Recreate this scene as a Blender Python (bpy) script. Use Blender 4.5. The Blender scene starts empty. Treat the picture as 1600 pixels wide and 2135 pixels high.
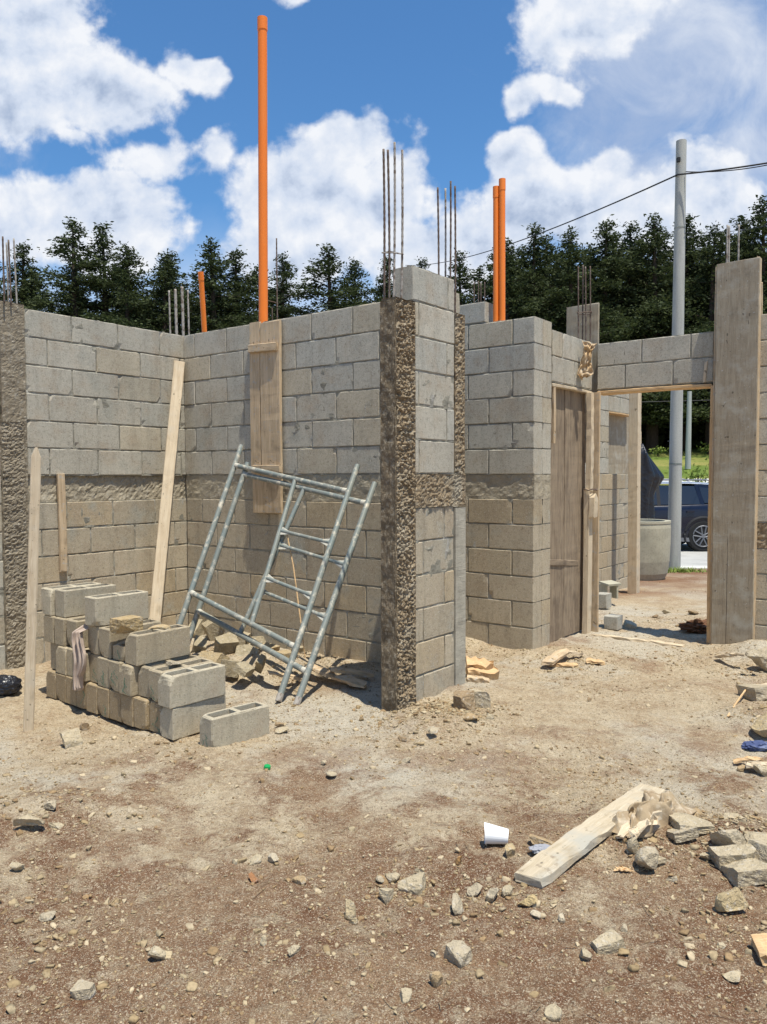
import bpy, math, random
import numpy as np
from mathutils import Vector, Matrix
R = math.radians
# ------------------------------------------------------------------ camera, sky, sun, exposure
scene = bpy.context.scene
F, PITCH, ROLL, EYE = 1640.0, R(2.673), R(0.208), 1.365
cam_d = bpy.data.cameras.new('camera'); cam = bpy.data.objects.new('camera', cam_d)
scene.collection.objects.link(cam); scene.camera = cam
cam_d.sensor_fit = 'VERTICAL'; cam_d.sensor_height = 24.0; cam_d.lens = 24.0 * F / 2135.0
cam_d.clip_start = 0.05; cam_d.clip_end = 2000
cam.matrix_world = Matrix.Translation((0, 0, EYE)) @ Matrix.Rotation(math.pi / 2 - PITCH, 4, 'X') @ Matrix.Rotation(-ROLL, 4, 'Z')
scene.view_settings.view_transform = 'Standard'
scene.view_settings.look = 'None'
scene.view_settings.exposure = 0.27
SUN_AZ = (0.54, -0.842)          # horizontal direction towards the sun
SUN_EL = R(73)
sd = bpy.data.lights.new('sun', 'SUN'); sd.energy = 5.0; sd.angle = R(0.5); sd.color = (1.0, 0.95, 0.83)
sun = bpy.data.objects.new('sun', sd); scene.collection.objects.link(sun)
to_sun = Vector((SUN_AZ[0] * math.cos(SUN_EL), SUN_AZ[1] * math.cos(SUN_EL), math.sin(SUN_EL)))
sun.rotation_euler = to_sun.to_track_quat('Z', 'Y').to_euler()


def ray(px, py):
    """direction of a measured point of the place, seen from the tripod"""
    a, b = px - 800.0, py - 1067.5
    c, s = math.cos(ROLL), math.sin(ROLL)
    u, w = (a * c - b * s) / F, (a * s + b * c) / F
    cp, sp = math.cos(PITCH), math.sin(PITCH)
    return Vector((u, cp - w * sp, -w * cp - sp))


def at(px, py, Y):
    d = ray(px, py); k = Y / d.y
    return Vector((d.x * k, Y, EYE + d.z * k))


def G(px, py, z=0.0):
    d = ray(px, py); k = (z - EYE) / d.z
    return Vector((d.x * k, d.y * k, z))


# ---- world: Nishita sky with a layer of cumulus laid out by direction
w = bpy.data.worlds.new('World'); scene.world = w; w.use_nodes = True
nt = w.node_tree; nt.nodes.clear()
N = lambda t, **k: _n(nt, t, **k)


def _n(tree, t, **k):
    n = tree.nodes.new(t)
    for a, b in k.items():
        if a.startswith('i_'):
            key = a[2:]
            key = int(key) if key.isdigit() else key.replace('_', ' ')
            n.inputs[key].default_value = b
        else:
            setattr(n, a, b)
    return n


def L(tree, a, ai, b, bi):
    tree.links.new(a.outputs[ai], b.inputs[bi])


def mth(tree, op, a, b=None, c=None, clamp=False):
    n = tree.nodes.new('ShaderNodeMath'); n.operation = op; n.use_clamp = clamp
    for i, v in enumerate((a, b, c)):
        if v is None: continue
        if isinstance(v, (int, float)): n.inputs[i].default_value = v
        else: tree.links.new(v, n.inputs[i])
    return n.outputs[0]


def build_sky():
    sky = N('ShaderNodeTexSky', sky_type='NISHITA', sun_disc=False)
    sky.sun_elevation = SUN_EL; sky.sun_rotation = math.atan2(SUN_AZ[0], SUN_AZ[1])
    sky.air_density = 1.0; sky.dust_density = 0.3; sky.ozone_density = 2.5
    hs = N('ShaderNodeHueSaturation', i_Saturation=1.08, i_Value=1.0); L(nt, sky, 0, hs, 'Color')
    tint = N('ShaderNodeMix', data_type='RGBA', blend_type='MULTIPLY'); tint.inputs[0].default_value = 1.0
    nt.links.new(hs.outputs[0], tint.inputs[6]); tint.inputs[7].default_value = (0.72, 1.03, 1.20, 1)
    tc = N('ShaderNodeTexCoord'); sep = N('ShaderNodeSeparateXYZ'); L(nt, tc, 'Generated', sep, 0)
    ay = mth(nt, 'MAXIMUM', mth(nt, 'ABSOLUTE', sep.outputs[1]), 0.12)
    px = mth(nt, 'DIVIDE', sep.outputs[0], ay); pz = mth(nt, 'DIVIDE', sep.outputs[2], ay)
    cmb = N('ShaderNodeCombineXYZ'); nt.links.new(px, cmb.inputs[0]); nt.links.new(pz, cmb.inputs[1])
    # warp
    nz = N('ShaderNodeTexNoise', i_Scale=9.0, i_Detail=4.0, i_Roughness=0.55); L(nt, cmb, 0, nz, 'Vector')
    sub = N('ShaderNodeVectorMath', operation='SUBTRACT'); L(nt, nz, 'Color', sub, 0); sub.inputs[1].default_value = (.5, .5, .5)
    sc = N('ShaderNodeVectorMath', operation='SCALE'); L(nt, sub, 0, sc, 0); sc.inputs['Scale'].default_value = 0.085
    add = N('ShaderNodeVectorMath', operation='ADD'); L(nt, cmb, 0, add, 0); L(nt, sc, 0, add, 1)

    def blobs(lst):
        acc = None
        for (cx, cy, rx, ry, st, rot) in lst:
            d = ray(cx, cy); ux, uy = d.x / d.y, d.z / d.y
            m = N('ShaderNodeMapping', vector_type='TEXTURE')
            m.inputs['Location'].default_value = (ux, uy, 0)
            m.inputs['Rotation'].default_value = (0, 0, R(rot))
            m.inputs['Scale'].default_value = (rx / F, ry / F, 1)
            L(nt, add, 0, m, 0)
            ln = N('ShaderNodeVectorMath', operation='LENGTH'); L(nt, m, 0, ln, 0)
            v = mth(nt, 'MULTIPLY', mth(nt, 'SUBTRACT', 1.0, ln.outputs['Value']), st)
            acc = v if acc is None else mth(nt, 'SMOOTH_MAX', acc, v, 0.12)
        return acc
    crisp = blobs([
        (60, 60, 190, 150, 1, 0), (210, 190, 200, 105, 1, -18), (20, 190, 140, 130, .9, 0), (395, 150, 85, 50, .9, -15),
        (150, 280, 60, 30, .42, -20), (60, 460, 190, 120, 1, 0), (250, 460, 170, 120, 1, 10), (300, 335, 105, 50, .6, 5),
        (640, 400, 190, 145, 1.1, 0), (740, 300, 115, 68, 1, 0), (470, 300, 75, 52, .55, 20), (620, 530, 190, 90, 1, 0),
        (800, 440, 120, 160, 1, 0), (880, 530, 170, 110, .9, 0), (1078, 320, 75, 75, 1, 0), (1110, 420, 110, 110, 1, 0),
        (1010, 500, 160, 110, .9, 0), (1230, 430, 190, 110, 1, 0), (1260, 330, 80, 55, .8, 0), (1400, 440, 240, 130, 1, 0),
        (1160, 60, 110, 110, .8, 0), (1090, 195, 55, 45, .6, 0), (1165, 185, 45, 36, .55, 0), (620, 0, 40, 22, .35, 0),
        (960, 10, 22, 14, .4, 0), (1250, 30, 170, 110, .9, 0)])
    soft = blobs([(1450, 120, 400, 380, 1.2, 15), (1330, 330, 220, 160, .9, 20), (1560, 330, 220, 230, 1, 0), (1230, 190, 120, 120, .6, 30), (1480, 480, 330, 140, .8, 0),
                  (-300, 200, 400, 400, .8, 0), (2300, 200, 500, 500, .8, 0)])
    f1 = N('ShaderNodeTexNoise', i_Scale=13.0, i_Detail=10.0, i_Roughness=0.56, i_Distortion=0.1); L(nt, cmb, 0, f1, 'Vector')
    f2 = N('ShaderNodeTexNoise', i_Scale=5.5, i_Detail=9.0, i_Roughness=0.62, i_Distortion=0.5); L(nt, cmb, 0, f2, 'Vector')
    off = N('ShaderNodeVectorMath', operation='ADD'); L(nt, cmb, 0, off, 0); off.inputs[1].default_value = (0.008, 0.022, 0)
    f3 = N('ShaderNodeTexNoise', i_Scale=13.0, i_Detail=10.0, i_Roughness=0.56, i_Distortion=0.1); L(nt, off, 0, f3, 'Vector')
    dens1 = mth(nt, 'ADD', crisp, mth(nt, 'MULTIPLY', mth(nt, 'SUBTRACT', f1.outputs[0], .5), 1.45))
    m1 = N('ShaderNodeMapRange', interpolation_type='SMOOTHSTEP'); nt.links.new(dens1, m1.inputs[0])
    m1.inputs[1].default_value = 0.02; m1.inputs[2].default_value = 0.34
    dens2 = mth(nt, 'ADD', soft, mth(nt, 'MULTIPLY', mth(nt, 'SUBTRACT', f2.outputs[0], .5), 2.0))
    m2 = N('ShaderNodeMapRange', interpolation_type='SMOOTHSTEP'); nt.links.new(dens2, m2.inputs[0])
    m2.inputs[1].default_value = -.02; m2.inputs[2].default_value = 0.95; m2.inputs[4].default_value = 0.90
    # low band of far cloud
    lb = N('ShaderNodeMapRange', interpolation_type='SMOOTHSTEP'); nt.links.new(mth(nt, 'ADD', pz, mth(nt, 'MULTIPLY', f2.outputs[0], .12)), lb.inputs[0])
    lb.inputs[1].default_value = 0.40; lb.inputs[2].default_value = 0.22; lb.inputs[3].default_value = 0.0; lb.inputs[4].default_value = 0.75
    lit = mth(nt, 'MULTIPLY', mth(nt, 'SUBTRACT', f1.outputs[0], f3.outputs[0]), 2.3)
    body = mth(nt, 'MULTIPLY', mth(nt, 'SUBTRACT', f2.outputs[0], .5), 1.1)
    edge = mth(nt, 'MULTIPLY', mth(nt, 'SUBTRACT', dens1, .35), -0.45)
    sh = mth(nt, 'ADD', mth(nt, 'ADD', lit, body), mth(nt, 'ADD', edge, .66), clamp=True)
    cr = N('ShaderNodeValToRGB'); nt.links.new(sh, cr.inputs[0])
    e = cr.color_ramp.elements
    e[0].position = 0.0; e[0].color = (.30, .38, .53, 1); e[1].position = .88; e[1].color = (.75, .77, .81, 1)
    k = e.new(.42); k.color = (.55, .615, .73, 1)
    skyc = N('ShaderNodeVectorMath', operation='SCALE'); nt.links.new(tint.outputs[2], skyc.inputs[0]); skyc.inputs['Scale'].default_value = 0.110
    veil = N('ShaderNodeMix', data_type='RGBA'); L(nt, skyc, 0, veil, 6)
    f4 = N('ShaderNodeTexNoise', i_Scale=8.0, i_Detail=9.0, i_Roughness=0.6, i_Distortion=0.6); L(nt, cmb, 0, f4, 'Vector')
    vr = N('ShaderNodeValToRGB'); L(nt, f4, 0, vr, 0); ve = vr.color_ramp.elements
    ve[0].position = .38; ve[0].color = (.33, .42, .60, 1); ve[1].position = .66; ve[1].color = (.60, .65, .74, 1); L(nt, vr, 0, veil, 7)
    nt.links.new(m2.outputs[0], veil.inputs[0])
    band = N('ShaderNodeMix', data_type='RGBA'); L(nt, veil, 2, band, 6); band.inputs[7].default_value = (.58, .65, .77, 1)
    nt.links.new(lb.outputs[0], band.inputs[0])
    mx = N('ShaderNodeMix', data_type='RGBA'); L(nt, band, 2, mx, 6); L(nt, cr, 0, mx, 7); nt.links.new(m1.outputs[0], mx.inputs[0])
    bg = N('ShaderNodeBackground', i_Strength=1.0); L(nt, mx, 2, bg, 0)
    out = N('ShaderNodeOutputWorld'); L(nt, bg, 0, out, 0)


build_sky()

# ------------------------------------------------------------------ helpers
rng = np.random.default_rng(7)
random.seed(7)


def _hash(ix, iy, iz):
    h = (ix.astype(np.int64) * 374761393 + iy.astype(np.int64) * 668265263 + iz.astype(np.int64) * 2147483647) & 0xffffffff
    h = ((h ^ (h >> 13)) * 1274126177) & 0xffffffff
    return ((h ^ (h >> 16)) & 0xffffff) / float(0xffffff)


def vn(p):
    p = np.asarray(p, float); i = np.floor(p).astype(np.int64); f = p - i; f = f * f * (3 - 2 * f)
    r = 0
    for a in (0, 1):
        for b in (0, 1):
            for c in (0, 1):
                wgt = (f[..., 0] if a else 1 - f[..., 0]) * (f[..., 1] if b else 1 - f[..., 1]) * (f[..., 2] if c else 1 - f[..., 2])
                r = r + wgt * _hash(i[..., 0] + a, i[..., 1] + b, i[..., 2] + c)
    return r * 2 - 1


def fbm(p, o=4, rough=.5):
    p = np.asarray(p, float); a = 1; r = 0; s = 0
    for k in range(o):
        r = r + a * vn(p * (2.03 ** k) + 17.3 * k); s += a; a *= rough
    return r / s


def tag(o, label=None, cat=None, group=None, kind=None):
    if label: o['label'] = label
    if cat: o['category'] = cat
    if group: o['group'] = group
    if kind: o['kind'] = kind
    return o


def empty(name, loc, label, cat, group=None):
    o = bpy.data.objects.new(name, None); scene.collection.objects.link(o)
    o.location = loc; o.empty_display_size = .1
    return tag(o, label, cat, group)


class MB:
    def __init__(s): s.v = []; s.f = []; s.m = []; s.t = []; s.n = 0

    def add(s, v, f, mi=0, tone=(1, 1, 1)):
        v = np.asarray(v, float); s.v.append(v)
        s.f += [tuple(i + s.n for i in q) for q in f]
        s.m += [mi] * len(f); s.t.append(np.tile(np.array([*tone, 1.0]), (len(v), 1))); s.n += len(v)
        return s

    def box(s, c, e, mi=0, tone=(1, 1, 1), M=None):
        v = np.array([[x, y, z] for x in (-1, 1) for y in (-1, 1) for z in (-1, 1)], float) * np.array(e) / 2
        f = [(0, 1, 3, 2), (4, 6, 7, 5), (0, 4, 5, 1), (2, 3, 7, 6), (0, 2, 6, 4), (1, 5, 7, 3)]
        if M is not None: v = v @ np.array(M.to_3x3()).T
        return s.add(v + np.array(c), f, mi, tone)

    def tube(s, p0, p1, r0, r1=None, n=10, mi=0, cap=True):
        return s.path([p0, p1], [r0, r0 if r1 is None else r1], n, mi, cap)

    def path(s, pts, rad, n=8, mi=0, cap=True):
        pts = [Vector(p) for p in pts]; V = []; Fc = []
        if not isinstance(rad, (list, tuple)): rad = [rad] * len(pts)
        up = None
        for i, p in enumerate(pts):
            d = (pts[min(i + 1, len(pts) - 1)] - pts[max(i - 1, 0)]).normalized()
            if up is None or abs(d.dot(up)) > .99:
                up = Vector((0, 0, 1)) if abs(d.z) < .9 else Vector((1, 0, 0))
            a = d.cross(up).normalized(); b = d.cross(a)
            up = -b if False else up
            for k in range(n):
                t = 2 * math.pi * k / n
                V.append(p + (a * math.cos(t) + b * math.sin(t)) * rad[i])
        for i in range(len(pts) - 1):
            for k in range(n):
                Fc.append((i * n + k, i * n + (k + 1) % n, (i + 1) * n + (k + 1) % n, (i + 1) * n + k))
        if cap: Fc += [tuple(range(n - 1, -1, -1)), tuple((len(pts) - 1) * n + k for k in range(n))]
        return s.add([list(v) for v in V], Fc, mi)

    def build(s, name, mats, parent=None, loc=None, smooth=False):
        me = bpy.data.meshes.new(name)
        V = np.concatenate(s.v)
        if parent is not None and loc is None:
            V = V - np.array(parent.location if parent.parent is None else wloc(parent))
        elif loc is not None:
            V = V - np.array(loc)
        me.from_pydata(V.tolist(), [], s.f)
        if not isinstance(mats, (list, tuple)): mats = [mats]
        for m in mats: me.materials.append(m)
        me.polygons.foreach_set('material_index', s.m)
        if smooth: me.polygons.foreach_set('use_smooth', [True] * len(s.f))
        at_ = me.color_attributes.new('tone', 'FLOAT_COLOR', 'POINT')
        at_.data.foreach_set('color', np.concatenate(s.t).ravel())
        me.update()
        o = bpy.data.objects.new(name, me); scene.collection.objects.link(o)
        if parent is not None: o.parent = parent
        if loc is not None and parent is None: o.location = loc
        return o


def wloc(o):
    p = Vector((0, 0, 0))
    while o is not None: p += o.location; o = o.parent
    return p


# ------------------------------------------------------------------ materials
def mat(name, base=(.5, .5, .5), rough=.85, metal=0, spec=.3, use_tone=False, var=None, bump=None, extra=None):
    """var: list of (scale, detail, colour2, lo, hi, stretch); bump: list of (scale, strength, distance, stretch)"""
    m = bpy.data.materials.new(name); m.use_nodes = True; t = m.node_tree; b = t.nodes['Principled BSDF']
    b.inputs['Roughness'].default_value = rough; b.inputs['Metallic'].default_value = metal
    b.inputs['Specular IOR Level'].default_value = spec
    tc = t.nodes.new('ShaderNodeTexCoord')
    col = _n(t, 'ShaderNodeRGB'); col.outputs[0].default_value = (*base, 1); c = col.outputs[0]
    if use_tone:
        a = _n(t, 'ShaderNodeAttribute', attribute_name='tone')
        mx = _n(t, 'ShaderNodeMix', data_type='RGBA', blend_type='MULTIPLY'); mx.inputs[0].default_value = 1
        t.links.new(c, mx.inputs[6]); t.links.new(a.outputs['Color'], mx.inputs[7]); c = mx.outputs[2]

    def coords(st):
        if st is None: return tc.outputs['Object']
        mp = _n(t, 'ShaderNodeMapping'); mp.inputs['Scale'].default_value = st
        t.links.new(tc.outputs['Object'], mp.inputs[0]); return mp.outputs[0]
    for k, (sc_, det, c2, lo, hi, st) in enumerate(var or []):
        nz = _n(t, 'ShaderNodeTexNoise', i_Scale=sc_, i_Detail=det, i_Roughness=.62); t.links.new(coords(st), nz.inputs['Vector'])
        mr = _n(t, 'ShaderNodeMapRange'); t.links.new(nz.outputs[0], mr.inputs[0])
        mr.inputs[1].default_value = lo; mr.inputs[2].default_value = hi
        mx = _n(t, 'ShaderNodeMix', data_type='RGBA'); t.links.new(mr.outputs[0], mx.inputs[0])
        t.links.new(c, mx.inputs[6])
        if isinstance(c2, float):
            m2 = _n(t, 'ShaderNodeMix', data_type='RGBA', blend_type='MULTIPLY'); m2.inputs[0].default_value = 1
            t.links.new(c, m2.inputs[6]); m2.inputs[7].default_value = (c2, c2, c2, 1); t.links.new(m2.outputs[2], mx.inputs[7])
        else: mx.inputs[7].default_value = (*c2, 1)
        c = mx.outputs[2]
    t.links.new(c, b.inputs['Base Color'])
    prev = None
    for (sc_, stg, dist, st) in bump or []:
        nz = _n(t, 'ShaderNodeTexNoise', i_Scale=sc_, i_Detail=4.0, i_Roughness=.6); t.links.new(coords(st), nz.inputs['Vector'])
        bp = _n(t, 'ShaderNodeBump', i_Strength=stg, i_Distance=dist); t.links.new(nz.outputs[0], bp.inputs['Height'])
        if prev is not None: t.links.new(prev, bp.inputs['Normal'])
        prev = bp.outputs[0]
    if prev is not None: t.links.new(prev, b.inputs['Normal'])
    if extra: extra(t, b, tc)
    return m


M_BLOCK = mat('block_concrete', (1, 1, 1), .95, use_tone=True,
              var=[(3.0, 5, .78, .45, .72, None), (4.5, 5, .80, .52, .72, (3, 3, .35)), (3.4, 7, (.36, .345, .285), .56, .72, None), (6.0, 5, (.46, .36, .25), .50, .95, None), (95, 3, .60, .55, .70, None), (150, 2, (.62, .58, .50), .60, .72, None), (38, 4, .80, .5, .7, None)],
              bump=[(60, .35, .004, None), (190, .7, .004, None)])
M_MORTAR = mat('mortar', (.31, .29, .23), .95, var=[(7, 5, (.42, .40, .35), .52, .62, None), (9, 5, .6, .4, .7, None)],
               bump=[(40, .8, .01, None), (150, .6, .004, None)])
M_BEAM = mat('cast_concrete', (.40, .345, .25), .95, var=[(3.5, 6, .66, .42, .72, None), (22, 5, (.44, .40, .32), .5, .8, None), (130, 3, .6, .56, .75, None)],
             bump=[(18, .6, .02, None), (90, .7, .006, None)])
M_ROUGH = mat('rough_concrete', (.265, .20, .125), .97, var=[(5, 5, (.32, .28, .21), .48, .7, None), (12, 5, .6, .42, .7, None), (48, 4, (.44, .385, .29), .54, .72, None)],
              bump=[(60, .8, .01, None), (200, .7, .004, None)])
M_COLS = mat('column_smooth', (.215, .165, .105), .95, var=[(6, 6, .62, .42, .72, (3, 3, .5)), (50, 5, (.40, .34, .25), .50, .68, None)],
             bump=[(25, 1.0, .035, (2, 2, .5)), (140, .8, .006, None)])
M_COLG = mat('grey_rough_concrete', (.27, .225, .16), .97, var=[(5, 6, .62, .42, .7, None), (40, 4, (.40, .36, .29), .52, .72, None)], bump=[(30, .8, .015, None), (140, .8, .006, None)])
M_STRIP = mat('cement_strip', (.40, .37, .30), .95, var=[(9, 5, .7, .45, .75, None), (90, 3, .6, .58, .72, None)],
              bump=[(16, .4, .01, (1, 1, 4)), (150, .5, .004, None)])
WV = lambda a, b_: [(3.2, 5, a, .40, .72, (1.2, 14, 14)), (9, 5, b_, .50, .75, (1.0, 26, 26)), (7, 3, .75, .60, .75, None)]
KN = [(26, 1, .45, .74, .77, (.7, 1, 1)), (80, 1, .5, .73, .76, (1, 1, 1))]
WB = [(10, .45, .004, (1.2, 30, 30)), (60, .35, .002, None)]
M_WOOD = mat('pale_pine', (.60, .49, .34), .8, var=WV((.48, .37, .24), (.70, .60, .45)) + [(5, 5, (.55, .48, .37), .55, .75, None)] + KN, bump=WB)
M_WOODF = mat('form_board', (.58, .44, .28), .85, var=WV((.38, .27, .16), (.62, .50, .35)) + [(26, 5, (.42, .40, .36), .58, .72, None)] + KN, bump=WB)
M_WOODG = mat('old_form_board', (.34, .285, .205), .9, var=WV((.24, .19, .13), (.41, .355, .265)) + [(6, 6, (.40, .365, .295), .50, .68, None), (45, 4, (.48, .46, .42), .64, .74, None)] + KN, bump=WB)
M_STEEL = mat('galvanised_steel', (.235, .25, .225), .6, .25, .3, var=[(9, 5, (.20, .235, .225), .42, .65, None), (22, 4, (.56, .51, .41), .52, .70, None)], bump=[(60, .15, .002, None)])
M_STEELW = mat('cement_spattered_steel', (.52, .49, .41), .8, .1, .3, var=[(30, 4, (.28, .30, .28), .5, .7, None)])
M_REBAR = mat('rusty_rebar', (.13, .09, .07), .8, .4, var=[(30, 3, (.22, .18, .15), .45, .65, None)])
M_REBARG = mat('cement_coated_rebar', (.38, .35, .31), .9, .1, var=[(25, 3, (.17, .13, .10), .5, .62, None)])
M_PVC = mat('orange_pvc', (.90, .215, .016), .40, 0, .45, var=[(3, 5, (.84, .25, .04), .45, .75, (3, 3, .6)), (14, 5, (.70, .33, .15), .68, .82, (3, 3, .8))])
M_PIPE = mat('concrete_pipe', (.43, .40, .30), .9, var=[(3, 6, .75, .45, .7, None), (40, 3, .8, .5, .7, None)], bump=[(40, .3, .006, None)])
M_POLE = mat('concrete_pole', (.42, .43, .40), .8, var=[(2, 5, .78, .42, .7, (4, 4, .6)), (60, 3, .8, .5, .7, None)], bump=[(60, .3, .004, None)])
M_BLACK = mat('black_plastic', (.012, .013, .018), .32, 0, .5, bump=[(12, .6, .03, None)])
M_WIRE = mat('black_cable', (.015, .015, .017), .6)
M_BARK = mat('bark', (.075, .055, .04), .95, var=[(8, 4, .6, .4, .7, (3, 3, .5))])
M_WHITE = mat('white_plastic', (.80, .80, .80), .45)
M_GREEN = mat('green_plastic', (.01, .30, .08), .35)
M_RAG = mat('dirty_cloth', (.50, .40, .33), .95, var=[(9, 5, (.34, .26, .21), .45, .7, None)], bump=[(200, .3, .002, None)])
M_SACK = mat('cement_sack_paper', (.33, .25, .155), .9, var=[(9, 5, (.34, .25, .16), .45, .7, None), (30, 4, (.50, .42, .31), .5, .7, None)], bump=[(50, .4, .006, None)])
M_BLUE = mat('blue_cloth', (.06, .08, .17), .9, var=[(12, 4, (.25, .29, .40), .5, .7, None)])
M_PAPER = mat('brown_paper', (.46, .31, .16), .85, var=[(6, 5, (.55, .46, .34), .45, .65, None)], bump=[(30, .4, .01, None)])
M_STONE = mat('rubble_concrete', (.45, .375, .26), .95, use_tone=True, var=[(18, 5, .70, .42, .72, None), (60, 4, (.55, .51, .44), .55, .78, None), (150, 2, .6, .6, .7, None)],
              bump=[(50, 1.0, .012, None), (170, .8, .005, None)])
M_WOODW = mat('weathered_pine', (.52, .435, .31), .9, var=WV((.40, .32, .21), (.60, .52, .39)) + [(5, 6, (.42, .39, .32), .50, .66, None), (22, 5, (.30, .24, .17), .60, .70, None)] + KN, bump=WB)
M_CHIP = mat('fresh_wood', (.62, .42, .22), .85, var=WV((.48, .30, .15), (.72, .55, .34)), bump=WB)


def leaf_mat(name, a, b_):
    def ex(t, b, tc):
        g = _n(t, 'ShaderNodeNewGeometry')
        mr = _n(t, 'ShaderNodeMix', data_type='RGBA'); t.links.new(g.outputs['Random Per Island'], mr.inputs[0])
        mr.inputs[6].default_value = (*a, 1); mr.inputs[7].default_value = (*b_, 1)
        t.links.new(mr.outputs[2], b.inputs['Base Color'])
        tr = _n(t, 'ShaderNodeBsdfTranslucent'); t.links.new(mr.outputs[2], tr.inputs[0])
        ms = _n(t, 'ShaderNodeMixShader'); ms.inputs[0].default_value = .25
        t.links.new(b.outputs[0], ms.inputs[1]); t.links.new(tr.outputs[0], ms.inputs[2])
        t.links.new(ms.outputs[0], t.nodes['Material Output'].inputs[0])
    return mat(name, a, .75, 0, .25, extra=ex)


M_LEAF = leaf_mat('cypress_foliage', (.024, .036, .015), (.078, .098, .034))
M_LEAF2 = leaf_mat('young_foliage', (.14, .20, .04), (.26, .32, .07))


# ------------------------------------------------------------------ ground, road, grass bank
def terrain(x, y):
    ys = [-400, 7.2, 8.6, 10.0, 12.4, 13.6, 14.2, 23.4, 23.9, 25.5, 29.0, 33.0, 46.0, 70.0, 400.0]
    zs = [0, 0.0, -.08, -.15, -.24, -.27, -.44, -.44, -.30, .55, 1.15, 1.55, 2.9, 4.0, 6.0]
    return np.interp(y, ys, zs)


def piles(x, y):
    """low heaps of sand and rubble against the walls"""
    z = np.zeros_like(x)
    for (px, py, rx, ry, h) in [(505, 1385, .55, .40, .10), (640, 1400, .6, .25, .05), (930, 1515, .30, .20, .04), (1000, 1330, .30, .30, .12),
                                (1010, 1450, .25, .2, .05), (1190, 1360, .35, .2, .05), (1590, 1370, .35, .3, .12), (1600, 1500, .3, .3, .06),
                                (60, 1690, .3, .2, .05), (1560, 1760, .3, .2, .05), (1340, 1740, .4, .2, .03), (20, 1480, .5, .4, .04)]:
        g = G(px, py); z = z + h * np.exp(-(((x - g.x) / rx) ** 2 + ((y - g.y) / ry) ** 2) * 1.4)
    return z


def ground_z(x, y):
    x = np.asarray(x, float); y = np.asarray(y, float)
    p = np.stack([x, y, np.zeros_like(x)], -1)
    near = np.clip((12.5 - y) / 3, 0, 1)
    n = .036 * fbm(p * 1.1, 3) + .020 * fbm(p * 5.5 + 40, 3) + .011 * fbm(p * 21 + 9, 2) - .010 * np.abs(fbm(p * 9 + 70, 2))
    return terrain(x, y) + near * (n + piles(x, y))


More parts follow.
